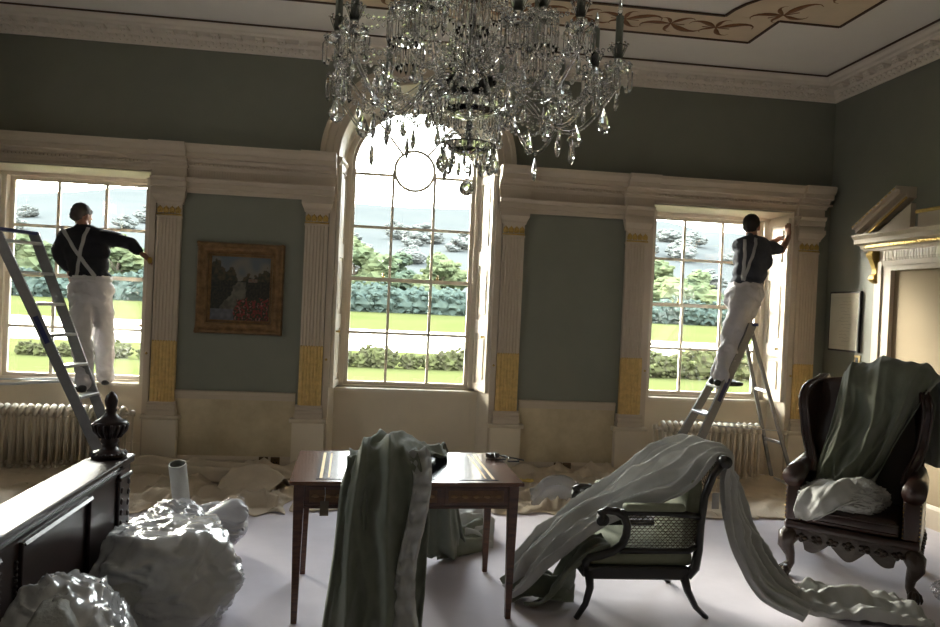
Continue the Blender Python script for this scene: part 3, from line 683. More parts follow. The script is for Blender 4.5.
for j in range(NZ+1):
    for i in range(NX+1):
        u, v = i/NX, j/NZ; N1 = mn.noise(Vector((u*6, v*6, 1))); N2 = mn.noise(Vector((u*17, v*17, 2))); N3 = mn.noise(Vector((u*34, v*34, 5)))
        c = mixc((.36, .34, .30), (.20, .25, .30), (v-.7)*3+N1)
        tr_ = .62+.33*max(0, 1-abs(u-.08)/.30)+.22*max(0, 1-abs(u-.36)/.10)+.20*max(0, 1-abs(u-.93)/.3)+.10*max(0, 1-abs(u-.62)/.1)
        if v < tr_+.07*N2: c = mixc((.045, .05, .03), (.16, .12, .06), .4+N2*1.3+N3*.5)
        if v < .62+.02*N2: c = mixc((.02, .025, .018), (.09, .08, .045), .3+N3)
        riv = .10+.34*(.62-v)
        if v < .60 and abs(u-.50+.35*(.55-v)+.05*N1) < riv*.8+.04*N2: c = mixc((.30, .29, .23), (.14, .14, .11), .4+N2+N1)
        if v < .18 and u < .42: c = mixc((.26, .28, .34), (.16, .17, .2), .5+N2)
        if v < .34+.10*N1+.15*(u-.6) and u > .42+.10*N1:
            c = mixc((.03, .045, .015), (.07, .08, .03), .5+N2)
            if N3+N2*.6 > .10: c = (.40, .045, .045)
            if N3-N2 > .42: c = (.5, .24, .22)
        if v > .60 and .62 < u < .78 and v < .66: c = mixc((.30, .14, .09), (.33, .30, .26), .5+N3)
        ca.data[j*(NX+1)+i].color = (c[0]*.5, c[1]*.48, c[2]*.44, 1)
me.materials.append(pm); cv = bpy.data.objects.new('canvas', me); COL.objects.link(cv); cv.parent = r
# ------------------------------------------------------------ right wall: framed print, switch, doorcase
r = empty('framed_print', (XR, -.30, 1.69), 0, 'black framed pale print with line drawing on the right wall', 'picture')
MB().bb(-.03, 0, -.24, .24, -.30, .30, .003).build('frame', DARK, r)
MB().bb(-.032, -.028, -.222, .222, -.282, .282).build('mount', M('cream_paper', (.62, .58, .45), .7, var=.06, scale=6), r)
q = MB(); rn = random.Random(3)
for k in range(13):
    z = .2-k*.033; y = -.1+rn.uniform(-.03, .03); L = rn.uniform(.06, .2)
    q.tube([(-.0335, y+L*t/8, z+rn.uniform(-.006, .006)) for t in range(9)], .0013, 4)
for a, b_ in (((-.17, -.24), (.17, -.24)), ((.17, -.24), (.17, .24)), ((.17, .24), (-.17, .24)), ((-.17, .24), (-.17, -.24))): q.beam((-.0335, *a), (-.0335, *b_), .0018, .001)
q.build('faint_drawing', M('pencil', (.34, .31, .25), .8), r)
r = empty('light_switch', (XR, -.51, 1.32), 0, 'small brass edged switch between the print and the doorcase', 'switch')
MB().bb(-.01, 0, -.045, .045, -.045, .045, .003).build('plate', M('brass_plate', (.55, .40, .18), .4, .5), r); MB().bb(-.016, -.01, -.018, .018, -.025, .025, .002).build('rocker', DARK, r)
d = S(empty('door_1', (XR, 0, 0)), 'pedimented gilded doorcase with plain brown door on the right wall')
yc = -1.62; f3 = lambda u, v, t: Vector((-u, t, v))
def hprof(q, pr_, ya, yb): q.prism(pr_, ya, yb, f3)
q = MB(); oy = .63
for s_ in (-1, 1):
    a, b_ = yc+s_*oy, yc+s_*(oy+.17)
    lo, hi = min(a, b_), max(a, b_)
    q.bb(-.045, 0, lo, hi, 0, 2.255); q.bb(-.06, -.045, *( (hi-.045, hi) if s_ > 0 else (lo, lo+.045)), 0, 2.255); q.bb(-.055, -.045, *((lo, lo+.03) if s_ > 0 else (hi-.03, hi)), 0, 2.18)
q.bb(-.0455, 0, yc-oy, yc+oy, 2.17, 2.2545); q.bb(-.0605, -.045, yc-oy-.12, yc+oy+.12, 2.215, 2.2545); q.bb(-.0551, -.045, yc-oy+.001, yc+oy-.001, 2.17, 2.19)
q.build('architrave', WOOD, d)
q = MB()
for s_ in (-1, 1):
    a, b_ = yc+s_*(oy+.17), yc+s_*(oy+.27); q.bb(-.02, 0, min(a, b_), max(a, b_), 0, 2.2)
q.build('outer_strip', WOOD, d)
q = MB()
for s_ in (-1, 1):
    a = yc+s_*(oy+.20); q.bb(-.026, -.02, a-.008, a+.008, 0, 2.0)
q.build('gilt_bead', GILT, d)
DOORM = M('khaki_door_paint', (.34, .26, .16), .8, var=.06, scale=2)
q = MB(); q.bb(-.012, 0, yc-oy, yc+oy, 0, 2.17)
q.build('door_leaf', DOORM, d)
q = MB(); q.bb(-.05, 0, yc-oy-.17, yc+oy+.17, 2.255, 2.36); q.build('frieze', WOOD, d)
q = MB(); k = yc-oy-.1
while k < yc+oy+.1: q.bb(-.062, -.05, k, k+.022, 2.285, 2.35); q.bb(-.058, -.05, k+.002, k+.02, 2.262, 2.28); k += .036
q.build('frieze_flutes', WHITE, d)
q = MB(); hprof(q, [(0, 2.36), (.07, 2.36), (.075, 2.385), (.10, 2.39), (.11, 2.42), (.17, 2.43), (.175, 2.47), (.20, 2.50), (.20, 2.515), (0, 2.515)], yc-oy-.38, yc+oy+.38); q.build('cornice', WOOD, d)
q = MB(); q.bb(-.113, -.105, yc-oy-.28, yc+oy+.28, 2.392, 2.415)
k = yc-oy-.27
while k < yc+oy+.27: q.bb(-.122, -.11, k, k+.016, 2.393, 2.413); k += .028
q.build('gilt_bed_mould', GILT, d)
yl = yc+oy+.38; ZB = 2.515
def rake(s_, name_):
    ye = yc+s_*(oy+.38); yp = yc+s_*.42; q = MB()
    dy, dz = yp-ye, .30
    for (o0, o1, t0, t1) in ((0, .20, .055, .085), (0, .165, .02, .055), (0, .09, -.01, .02)):
        vs_ = [(ye, ZB+t0*0), (yp, ZB+dz+t0*0)]
        q.prism([(ye, ZB-.0+max(0, t0)), (ye, ZB+t1), (yp, ZB+dz+t1), (yp, ZB+dz+t0)], -o1, -o0, lambda u, v, t: Vector((t, u, v)))
    q.build('raking_cornice', WOOD, d)
    q = MB(); q.prism([(ye-s_*.12, ZB), (yp, ZB), (yp, ZB+.24)] if True else 0, -.05, 0, lambda u, v, t: Vector((t, u, v))); q.build('tympanum', WOOD, d)
    q = MB(); q.beam((-.095, ye-s_*.10, ZB+.02), (-.095, yp, ZB+dz-.012), .012, .02); 
    for i in range(12):
        t = (i+.5)/12; q.box((-.205, ye+dy*t, ZB+dz*t+.068), (.008, .03, .008), rx=math.atan2(dz, dy))
    q.build('gilt_line', GILT, d)
rake(1, 'a'); rake(-1, 'b')
q = MB(); q.bb(-.14, 0, yc-.21, yc+.21, ZB, ZB+.12); q.build('pedestal', WOOD, d)
q = MB(); q.bb(-.155, 0, yc-.23, yc+.23, ZB+.12, ZB+.15, .004); q.build('gilt_pedestal_cap', GILT, d)
for s_ in (-1, 1):
    q = MB(); y0_ = yc+s_*(oy+.235); w_ = .06
    pts = [(.02, 2.36), (.10, 2.36), (.115, 2.33), (.10, 2.29), (.075, 2.24), (.055, 2.19), (.05, 2.15), (.075, 2.13), (.085, 2.10), (.07, 2.075), (.04, 2.06), (.0, 2.055), (.0, 2.36)]
    q.prism(pts, y0_-w_/2, y0_+w_/2, f3)
    q.tube([(-.085, y0_-w_/2-.008, 2.325), (-.085, y0_+w_/2+.008, 2.325)], .03, 12); q.tube([(-.06, y0_-w_/2-.006, 2.10), (-.06, y0_+w_/2+.006, 2.10)], .024, 12)
    q.build('gilded_console', GILT, d)
# ------------------------------------------------------------ writing table
MAH = M('mahogany', (.13, .045, .018), .28, col2=(.06, .02, .01), scale=9, coat=.5, stretch=(1, 6, 6))
MAHT = M('tooled_table_top', (.15, .06, .025), .26, col2=(.12, .045, .02), scale=7, coat=.4, stretch=(1, 5, 1))
LEATH = M('navy_leather', (.035, .04, .07), .25, var=.3, scale=12, coat=.35)
T = empty('writing_table', (-.151, -2.958, 0), math.radians(2.0), 'mahogany writing table with leather top and tapering legs', 'table')
TW, TD = 1.225, .80
MB().bb(-TW/2, TW/2, -TD/2, TD/2, .722, .742, .004).build('tabletop', MAHT, T)
q = MB(); q.bb(-TW/2+.13, TW/2-.13, -TD/2+.06, TD/2-.06, .742, .7445); q.build('leather_inset', LEATH, T)
for x, w_, e_ in ((-TW/2+.155, .008, .075), (TW/2-.155, .008, .075), (-TW/2+.195, .005, .09), (TW/2-.195, .005, .09)): MB().bb(x-w_, x+w_, -TD/2+e_, TD/2-e_, .7445, .7455).build('gilt_tooling', GOLDP, T)
q = MB()
for s_ in (-1, 1): q.bb(-TW/2+.05, TW/2-.05, s_*(TD/2-.045)-.01, s_*(TD/2-.045)+.01, .60, .722); q.bb(s_*(TW/2-.045)-.01, s_*(TW/2-.045)+.01, -TD/2+.05, TD/2-.05, .60, .722)
q.bb(-TW/2+.04, TW/2-.04, -TD/2+.028, -TD/2+.036, .598, .606)
q.build('apron', MAH, T)
INL = M('satinwood_inlay', (.20, .10, .045), .35, var=.3, scale=30)
for k in (-1, 0, 1):
    dr = MB().bb(k*.36-.17, k*.36+.17, -TD/2+.030, -TD/2+.036, .615, .71, .002).build('drawer_front', MAH, T)
    MB().bb(k*.36-.15, k*.36+.15, -TD/2+.027, -TD/2+.031, .63, .695, .001).build('inlay_panel', INL, dr)
    q = MB()
    for j in range(5): q.ico((k*.36-.12+j*.06, -TD/2+.026, .6625), .012, 2, (1.5, .15, .8), disp=.3, seed=j)
    q.tube([(k*.36-.13, -TD/2+.0265, .6625), (k*.36+.13, -TD/2+.0265, .6625)], .0015, 5)
    q.build('inlay_scroll', M('pale_inlay', (.33, .19, .09), .4), dr, smooth=True)
for sx_ in (-1, 1):
    for sy_2 in (-1, 1):
        x, y = sx_*(TW/2-.05), sy_2*(TD/2-.05)
        MB().beam((x, y, 0), (x, y, .722), .030, .030, up=(0, 1, 0), w2=.056, t2=.056, bev=.002).build('leg', MAH, T)
# paper tag on the front edge
r = empty('paper_tag', (-.567, -3.395, .66), .05, 'brown paper luggage tag hanging from the front of the writing table', 'tag')
MB().bb(-.022, .022, -.002, .002, -.085, -.01).build('card', M('manila_card', (.14, .115, .085), .8), r); MB().tube([(0, 0, -.015), (.003, 0, .02), (0, .0, .06)], .0015, 5).build('string', LIN, r)
# charger with cable
r = empty('charger', (.40, -2.70, .746), .5, 'black plug charger with tangled cable on the right of the writing table', 'charger')
MB().bb(-.035, .035, -.025, .025, 0, .028, .004).build('body', DARK, r)
MB().tube([(.03, .0, .012), (.07, -.05, .012), (.02, -.10, .006), (-.04, -.08, .006), (-.01, -.03, .03), (.05, -.07, .012), (.10, -.12, .006), (.06, -.18, .006), (.0, -.15, .006), (.04, -.11, .02), (.11, -.17, .006)], .005, 6).build('cable', DARK, r, smooth=True)
# curtain over the table
r = empty('draped_curtain', (-.27, -3.0, 0), 0, 'grey green curtain heaped over the writing table and falling to the floor', 'curtain')
def loc_path(P, o): return [(p[0]-o[0], p[1]-o[1], p[2]-o[2], *p[3:]) for p in P]
O_ = (-.27, -3.0, 0)
cloth('main_fall', loc_path([(.02, -2.66, .77, .10, .03, 0, .01), (-.06, -2.88, .80, .15, .04, 0, .02), (-.18, -3.08, .86, .17, .05, 0, .03), (-.25, -3.27, .91, .155, 0, 0, .03), (-.265, -3.40, .88, .165, 0, 0, .035), (-.265, -3.45, .78, .19, 0, 0, .03), (-.26, -3.46, .62, .215, 0, 0, .035),
      (-.265, -3.47, .42, .225, 0, 0, .035), (-.275, -3.49, .22, .235, 0, 0, .04), (-.29, -3.52, .03, .23, 0, 0, .04)], O_), CLOTH, r, nf=2.6, seed=2, nu=150, nv=100, crump=.022, drift=1.1)
cloth('under_fold', loc_path([(-.30, -3.05, .80, .12, .1, 0, .02), (-.34, -3.22, .90, .10, .06, .04, .03), (-.40, -3.38, .86, .06, .02, .03, .02), (-.42, -3.43, .70, .07, 0, 0, .02), (-.43, -3.44, .4, .08, 0, 0, .02), (-.46, -3.46, .02, .09, 0, 0, .02)], O_), CLOTH, r, nf=1.5, seed=5, nu=80, nv=30, crump=.03)
cloth('lining_heading', loc_path([(-.10, -3.36, .90, .06, -.01, 0, .02), (-.08, -3.49, .80, .045, 0, 0, .012), (-.10, -3.53, .62, .045, 0, 0, .012), (-.14, -3.545, .40, .045, 0, 0, .012), (-.15, -3.56, .2, .055, 0, 0, .014), (-.14, -3.59, .03, .08, .0, 0, .02)], O_), LIN, r, nf=1.2, seed=7, nu=240, nv=24, crump=.012, edge=.018)
cloth('back_fall', loc_path([(-.02, -2.70, .78, .10, 0, 0, .01), (.03, -2.55, .77, .10, .0, 0, .015), (.08, -2.50, .6, .12, .03, 0, .03), (.10, -2.46, .3, .15, .04, 0, .03), (.16, -2.36, .07, .16, .10, 0, .03), (.30, -2.15, .05, .10, .22, 0, .03), (.50, -1.95, .04, .05, .28, 0, .03)], O_), CLOTH, r, nf=2.5, seed=9, nu=90, nv=50, crump=.022)
cloth('floor_lining', loc_path([(.12, -1.95, .03, .0, .2, 0, .02), (.32, -1.85, .07, 0, .32, 0, .03), (.55, -1.85, .03, .02, .3, 0, .02)], O_), LIN, r, nf=3, seed=11, nu=60, nv=60, crump=.035)
# ------------------------------------------------------------ caned armchair (faces the table)
EB = M('ebonised_wood', (.018, .014, .012), .32, coat=.35, var=.3, scale=10)
PAD = M('sage_upholstery', (.27, .28, .20), .8, var=.1, scale=20, bump=.2, bscale=400)
CANE = M('cane', (.05, .032, .018), .6)
C0 = (1.12, -3.03, 0)
ch = empty('caned_armchair', C0, 0, 'ebonised scroll arm chair with caned sides and sage pads', 'armchair')
def L3(x, y, z): return (x-C0[0], y-C0[1], z-C0[2])
for s_, y in ((-1, -3.30), (1, -2.77)):
    q = MB()
    # sabre legs
    MB().tube([L3(.86, y, .27), L3(.872, y, .17), L3(.85, y, .08), L3(.80, y, .0)], [.032, .026, .021, .019], 10, squash=(1, .8)).build('leg', EB, ch, smooth=True)
    MB().tube([L3(1.40, y, .24), L3(1.43, y, .15), L3(1.48, y, .06), L3(1.545, y, .0)], [.032, .026, .021, .019], 10, squash=(1, .8)).build('leg', EB, ch, smooth=True)
    # arm frame: scroll, S support and arm rail
    q = MB(); sc = [(.922+.028*math.cos(a)*k_, .530+.028*math.sin(a)*k_) for a, k_ in [(-PI*.2-i*.55, .25+.1*i) for i in range(8)]]
    cur = sc+[(.905, .575), (.945, .592), (1.0, .588), (1.045, .56), (1.066, .51), (1.062, .455), (1.04, .405), (.99, .368), (.92, .345), (.86, .335), (.84, .31), (.85, .27)]
    q.tube([L3(x, y, z) for x, z in cur], [.012]*8+[.02]*2+[.023]*(len(cur)-10), 10); q.build('arm_scroll', EB, ch, smooth=True)
    q = MB(); q.lathe([(.0, -.028), (.030, -.026), (.030, .026), (0, .028)], 16, L3(.925, y, .545), axis='Y'); q.lathe([(.0, -.034), (.010, -.032), (.010, .032), (0, .034)], 10, L3(.925, y, .545), axis='Y'); q.build('scroll_boss', EB, ch, smooth=True)
    q = MB(); q.tube([L3(1.0, y, .582), L3(1.2, y, .585), L3(1.40, y, .575), L3(1.49, y, .56)], .019, 10)
    q.tube([L3(1.03, y, .372), L3(1.25, y, .372), L3(1.42, y, .372), L3(1.48, y, .40)], .017, 10)
    q.build('arm_rail', EB, ch, smooth=True)
    q = MB(); q.box(L3(1.215, y, .612), (.35, .062, .04), bev=.016); q.build('arm_pad', PAD, ch, smooth=True)
    # cane panel: woven strips
    q = MB()
    for k in range(26): q.beam(L3(1.06+k*.0165, y, .385), L3(1.06+k*.0165, y, .57), .0034, .002)
    for k in range(12): q.beam(L3(1.055, y+.001, .385+k*.0155), L3(1.475, y+.001, .385+k*.0155), .0034, .002, up=(0, 1, 0))
    for k in range(17):
        a = (1.055+k*.03-.1, .385); b_ = (a[0]+.18, .565)
        def clip(p, q_, lo=1.055, hi=1.475): return p
        x0_, x1_ = max(1.055, a[0]), min(1.475, b_[0])
        if x1_-x0_ > .02:
            z0_ = .385+(x0_-a[0]); z1_ = .385+(x1_-a[0]); q.beam(L3(x0_, y-.002, z0_), L3(x1_, y-.002, z1_), .003, .002, up=(0, 1, 0)); q.beam(L3(x0_, y-.003, .95-z0_), L3(x1_, y-.003, .95-z1_), .003, .002, up=(0, 1, 0))
    q.build('cane_panel', CANE, ch)
    # back stile
    q = MB(); st_ = [(1.42, .235), (1.465, .28), (1.482, .38), (1.487, .52), (1.503, .68), (1.545, .80), (1.60, .87)]
    q.tube([L3(x, y, z) for x, z in st_], [.030, .028, .024, .022, .022, .024, .028], 10); q.lathe([(0, -.036), (.034, -.034), (.034, .034), (0, .036)], 16, L3(1.605, y, .872), axis='Y'); q.build('back_stile', EB, ch, smooth=True)
    q = MB(); q.beam(L3(.845, y, .258), L3(1.43, y, .250), .05, .07, bev=.008); q.build('seat_rail', EB, ch)
q = MB(); q.beam(L3(.85, -3.30, .253), L3(.85, -2.77, .253), .05, .055, bev=.008); q.build('front_rail', EB, ch)
q = MB(); q.beam(L3(1.43, -3.30, .243), L3(1.43, -2.77, .243), .05, .055, bev=.008); q.build('rear_rail', EB, ch)
q = MB(); q.tube([L3(1.595, -3.30, .868), L3(1.595, -2.77, .868)], .022, 12); q.tube([L3(1.487, -3.30, .42), L3(1.487, -2.77, .42)], .018, 10); q.build('crest_rail', EB, ch, smooth=True)
q = MB()
for k in range(26): q.beam(L3(1.487, -3.28+k*.0196, .43), L3(1.57, -3.28+k*.0196, .85), .0034, .002)
for k in range(22): t = k/21; q.beam(L3(1.486+.084*t, -3.28, .43+.42*t), L3(1.486+.084*t, -2.79, .43+.42*t), .0034, .002)
q.build('cane_back', CANE, ch)
MB().box(L3(1.16, -3.035, .322), (.60, .51, .09), bev=.03).build('squab_cushion', PAD, ch, smooth=True)
MB().box(L3(1.46, -3.035, .56), (.08, .46, .40), ry=.1, bev=.03).build('back_cushion', PAD, ch, smooth=True)
r = empty('paper_tag', (1.545, -3.345, .71), 0, 'pale paper luggage tag hanging from the back post of the caned armchair', 'tag')
MB().bb(-.02, .02, -.002, .002, -.09, 0).build('card', M('pale_card', (.42, .40, .38), .8), r); MB().tube([(0, 0, -.005), (.01, .0, .06)], .0015, 5).build('string', LIN, r)
# curtain over the caned chair
O_ = (1.2, -3.0, 0); r = empty('draped_curtain', O_, 0, 'long grey curtain slung over the caned armchair and trailing on the carpet', 'curtain')
cloth('long_fall', loc_path([(.50, -2.95, .03, .02, .14, 0, .02), (.56, -3.0, .14, .0, .18, .0, .03), (.70, -3.02, .31, .0, .20, 0, .03), (.86, -3.04, .45, .0, .215, 0, .03), (1.06, -3.045, .575, 0, .215, .02, .03), (1.26, -3.05, .70, 0, .235, .055, .03), (1.44, -3.05, .81, 0, .24, .07, .026),
      (1.58, -3.04, .895, 0, .235, 0, .022), (1.685, -3.06, .865, .03, .21, 0, .025), (1.73, -3.09, .74, .08, .17, 0, .03), (1.77, -3.13, .54, .11, .14, .0, .03), (1.84, -3.17, .34, .12, .12, .01, .03), (1.96, -3.24, .15, .12, .10, .02, .03), (2.14, -3.33, .04, .10, .11, 0, .02)], O_), LIN, r, nf=5.2, seed=4, nu=200, nv=130, crump=.012, drift=.55, dome=.16)
cloth('front_pouch', loc_path([(.98, -3.20, .40, .0, .08, 0, .01), (.86, -3.2, .36, 0, .10, 0, .02), (.76, -3.16, .22, .03, .12, 0, .03), (.70, -3.12, .07, .05, .13, 0, .03), (.62, -3.05, .03, .08, .12, 0, .02)], O_), CLOTH, r, nf=1.6, seed=6, nu=60, nv=36, crump=.03)
cloth('floor_heap', loc_path([(.47, -3.0, .03, .0, .12, 0, .02), (.58, -3.0, .10, 0, .15, 0, .04), (.72, -3.0, .06, .0, .15, 0, .03), (.84, -3.02, .03, 0, .10, 0, .02)], O_), CLOTH, r, nf=2, seed=15, nu=50, nv=40, crump=.04)
cloth('floor_trail', loc_path([(2.12, -3.22, .05, .02, .14, 0, .02), (2.35, -3.22, .06, .0, .20, 0, .03), (2.6, -3.3, .05, .02, .18, 0, .03), (2.78, -3.35, .03, 0, .14, 0, .02)], O_), LIN, r, nf=2.4, seed=12, nu=80, nv=50, crump=.035, edge=.012)
# ------------------------------------------------------------ leather wing chair
OX = M('oxblood_leather', (.035, .012, .008), .3, col2=(.02, .007, .005), scale=6, coat=.45, bump=.15, bscale=90)
CW = M('carved_dark_wood', (.035, .018, .012), .35, coat=.4, bump=.6, bscale=60)
ang = -math.radians(41)
wc = empty('wing_chair', (2.43, -2.62, 0), ang, 'oxblood leather wing chair on carved claw feet', 'wing chair')
W_, D_ = .70, .68       # local x to the sitter's right as seen, y towards the back
def cab(x, y, s_x, back=False):
    q = MB(); d_ = -1 if not back else 1
    q.tube([(x-s_x*.03, y-d_*.03, .30), (x+s_x*.015, y+d_*.02, .25), (x+s_x*.02, y+d_*.025, .20), (x-s_x*.005, y-d_*.0, .13), (x-s_x*.01, y, .08), (x+s_x*.01, y+d_*.02, .05)], [.06, .062, .05, .031, .026, .034], 12)
    q.ico((x+s_x*.015, y+d_*.03, .034), .036, 3, (1, 1.1, .92))
    o = q.build('leg', CW, wc, smooth=True)
    q = MB()
    for a in (-.9, -.3, .3, .9):
        aa = math.atan2(d_, s_x*.35)+a; cx, cy2 = x+s_x*.015, y+d_*.03
        q.tube([(cx+.012*math.cos(aa), cy2+.012*math.sin(aa), .066), (cx+.036*math.cos(aa), cy2+.036*math.sin(aa), .052), (cx+.046*math.cos(aa), cy2+.046*math.sin(aa), .026), (cx+.043*math.cos(aa), cy2+.043*math.sin(aa), .004)], [.011, .011, .009, .004], 7)
    q.build('claw', CW, o, smooth=True)
cab(.0, .0, -1); cab(W_, 0, 1); cab(.03, D_, -1, True); cab(W_-.03, D_, 1, True)
def carved(p0, p1, n, name_):
    q = MB(); p0, p1 = Vector(p0), Vector(p1); d_ = (p1-p0); L = d_.length; d_.normalize(); nn = Vector((d_.y, -d_.x, 0)); N = 48
    tops, bots = [], []
    for i in range(N+1):
        t = i/N; zb = .243-.055*abs(math.sin(t*PI*3))**.7+.012*math.sin(t*PI*6+PI/2)-.012*math.exp(-((t-.5)/.09)**2)
        if t < .09 or t > .91: zb = .25
        tops.append(.315); bots.append(zb)
    F = []
    for o_ in (-.012, .012):
        F.append([[q.bm.verts.new(p0+d_*(L*i/N)+nn*o_+Vector((0, 0, z))) for z in (bots[i], tops[i])] for i in range(N+1)])
    for i in range(N):
        for A_ in F: q.bm.faces.new((A_[i][0], A_[i+1][0], A_[i+1][1], A_[i][1]))
        q.bm.faces.new((F[0][i][0], F[0][i+1][0], F[1][i+1][0], F[1][i][0])); q.bm.faces.new((F[0][i][1], F[0][i+1][1], F[1][i+1][1], F[1][i][1]))
    for k in range(n):
        c = p0+d_*(L*(k+.5)/n)
        for j in range(4): 
            a = j*PI/2+k; q.ico(c+nn*.014+d_*(.022*math.cos(a))+Vector((0, 0, .265+.016*math.sin(a))), .017, 2, (1, 1, .8), disp=.3, seed=j)
        q.ico(c+nn*.018+Vector((0, 0, .265)), .012, 1)
    q.build('carved_apron', CW, wc, auto=50)
carved((.03, -.03, 0), (W_-.03, -.03, 0), 7, 'f'); carved((W_+.02, .03, 0), (W_+.02, D_-.03, 0), 5, 's'); carved((-.02, D_-.03, 0), (-.02, .03, 0), 5, 's')
MB().bb(-.035, W_+.035, -.045, D_+.03, .305, .365, .02).build('seat_frame', OX, wc, smooth=True)
q = MB(); q.bb(.075, W_-.075, -.055, D_-.10, .365, .475, .035); q.build('seat_cushion', OX, wc, smooth=True)
q = MB(); q.tube([(.08, -.055, .45), (W_-.08, -.055, .45)], .008, 6); q.tube([(.08, -.055, .39), (W_-.08, -.055, .39)], .008, 6); q.build('cushion_piping', OX, wc, smooth=True)
for s_, x in ((-1, .015), (1, W_-.015)):
    q = MB(); q.bb(x-.05, x+.05, -.04, D_-.05, .36, .64, .02)
    q.tube([(x+s_*.005, -.045, .655), (x+s_*.01, .15, .665), (x+s_*.01, .40, .675), (x, .55, .70)], [.068, .064, .058, .05], 16)
    q.build('arm', OX, wc, smooth=True)
    for dx in (-.045, .045):
        q = MB()
        for k in range(9): q.ico((x+dx, -.043, .38+k*.026), .005, 1)
        q.build('nail_heads', BRASS, wc, smooth=True)
    # wing: swept outline with thickness
    outl = [(.66, .60), (.22, .66), (.33, .71), (.41, .78), (.45, .88), (.44, .98), (.41, 1.08), (.41, 1.15), (.45, 1.21), (.52, 1.245), (.60, 1.26), (.66, 1.29), (.74, 1.30), (.74, .60)]
    wx = lambda v: -s_*.05
    q = MB(); q.prism(outl[1:], x-.03, x+.03, lambda u, v, t: Vector((t+wx(v)+s_*.09*max(0, .66-u)/.25*max(0, min(1, (v-.7)/.2)), u, v)))
    o = q.build('wing', OX, wc, bevel=.014, auto=50)
    q = MB(); q.tube([(x+wx(v)+.024+s_*.09*max(0, .66-u)/.25*max(0, min(1, (v-.7)/.2)), u, v) for u, v in outl[1:12]], .011, 8); q.tube([(x+wx(v)-.024+s_*.09*max(0, .66-u)/.25*max(0, min(1, (v-.7)/.2)), u, v) for u, v in outl[1:12]], .011, 8); q.build('wing_piping', OX, o, smooth=True)
q = MB(); q.grid(20, 20, lambda u, v: Vector((-.01+u*(W_+.02), .50+.16*v+.03*math.cos((u-.5)*PI)*-1, .36+v*(.93-.05*abs(u-.5)**2*4))))
q.build('backrest', OX, wc, smooth=True, solid=.10)
def wl3(u, v, z): # local chair -> local cloth (same frame)
    return u, v, z
O_ = (2.43, -2.62, 0); r = empty('draped_curtain', O_, ang, 'grey green curtain thrown over the leather wing chair', 'curtain')
cloth('hanging_folds', [(.52, .86, .70, .27, 0, 0, .03), (.52, .84, 1.0, .27, 0, 0, .02), (.51, .80, 1.25, .27, 0, 0, .02), (.50, .70, 1.355, .28, 0, 0, .016), (.48, .55, 1.33, .28, 0, 0, .02), (.43, .45, 1.17, .25, 0, 0, .035), (.37, .41, .96, .21, 0, 0, .045), (.31, .34, .76, .19, 0, 0, .045), (.26, .24, .61, .17, 0, 0, .035), (.24, .14, .55, .15, 0, 0, .02)], CLOTH, r, nf=3.6, seed=21, nu=130, nv=120, crump=.02, drift=1.3)
q = MB(); crumple(q, (.27, .07, .54), .17, (1.25, .9, .60), 31, disp=.9, flat=.478); crumple(q, (.42, .13, .57), .12, (1.1, .9, .8), 33, disp=.9, flat=.478); crumple(q, (.13, .0, .53), .11, (1.0, .8, .8), 35, disp=.9, flat=.44)
q.build('bunched_lining', LIN, r, smooth=True)
cloth('front_hem', [(.30, .02, .62, .16, 0, 0, .02), (.22, -.08, .57, .15, 0, 0, .02), (.14, -.12, .47, .10, 0, 0, .02), (.10, -.11, .40, .05, 0, 0, .01)], LIN, r, nf=2, seed=37, nu=40, nv=40, crump=.03)
# ------------------------------------------------------------ bed footboard with urn finial
BW = M('dark_mahogany', (.025, .010, .008), .38, col2=(.014, .006, .005), scale=5, spec=.4, coat=.15, stretch=(4, 1, 4))
bd = empty('bed_footboard', (-1.70, -3.14, 0), 0, 'dark mahogany bed footboard with carved urn finial post', 'bed')
q = MB(); q.bb(-.10, .10, -2.1, -.05, .775, .80, .006); q.bb(-.085, .085, -2.1, -.05, .755, .775); q.build('top_rail', BW, bd)
MB().bb(-.05, .07, -2.1, -.06, .12, .755).build('board', BW, bd)
q = MB(); q.prism([(.07, .725), (.095, .74), (.10, .755), (.07, .755)], -2.1, -.05, lambda u, v, t: Vector((u, t, v))); q.build('cornice_moulding', BW, bd)
for a, b_ in ((-1.12, -.46), (-1.98, -1.30)):
    q = MB(); 
    q.prism([(0, 0), (.018, .0), (.026, .012), (.008, .022), (0, .022)], a, b_, lambda u, v, t: Vector((.07+u, t, .715-v+.0)))
    for y in (a, b_): q.bb(.07, .088, y-.012, y+.012, .2, .715, .004)
    q.bb(.07, .088, a, b_, .19, .21)
    p = q.build('panel_moulding', BW, bd)
    q = MB()
    for y in (a-.03, b_+.03):
        for k in range(20): q.ico((.074, y, .22+k*.0225), .008, 1)
    q.build('carved_beading', BW, p, smooth=True)
q = MB(); q.bb(-.075, .085, -.08, .08, 0, .76, .006); q.bb(-.09, .10, -.095, .095, .76, .80, .006); q.bb(-.085, .095, -.09, .09, .69, .71, .004); q.build('post', BW, bd)
q = MB()
for k in range(14): q.ico((.087, -.05+.1*(k % 2), .3+k*.028), .014, 2, (.5, 1, 1.2), disp=.3, seed=k); q.ico((0, -.083, .3+k*.028), .014, 2, (1.4, .5, 1.2), disp=.3, seed=k)
q.build('post_carving', BW, bd, smooth=True)
q = MB(); q.lathe([(0, .80), (.085, .80), (.09, .815), (.075, .83), (.05, .838), (.036, .85), (.036, .87), (.048, .882), (.040, .895), (.052, .915), (.070, .94), (.079, .965), (.082, .985), (.070, .992), (.055, 1.0), (.034, 1.018), (.024, 1.035), (.030, 1.045), (.024, 1.055), (.030, 1.075), (.033, 1.095), (.026, 1.12), (.012, 1.138), (0, 1.145)], 24)
q.build('urn_finial', BW, bd, smooth=True)
q = MB()
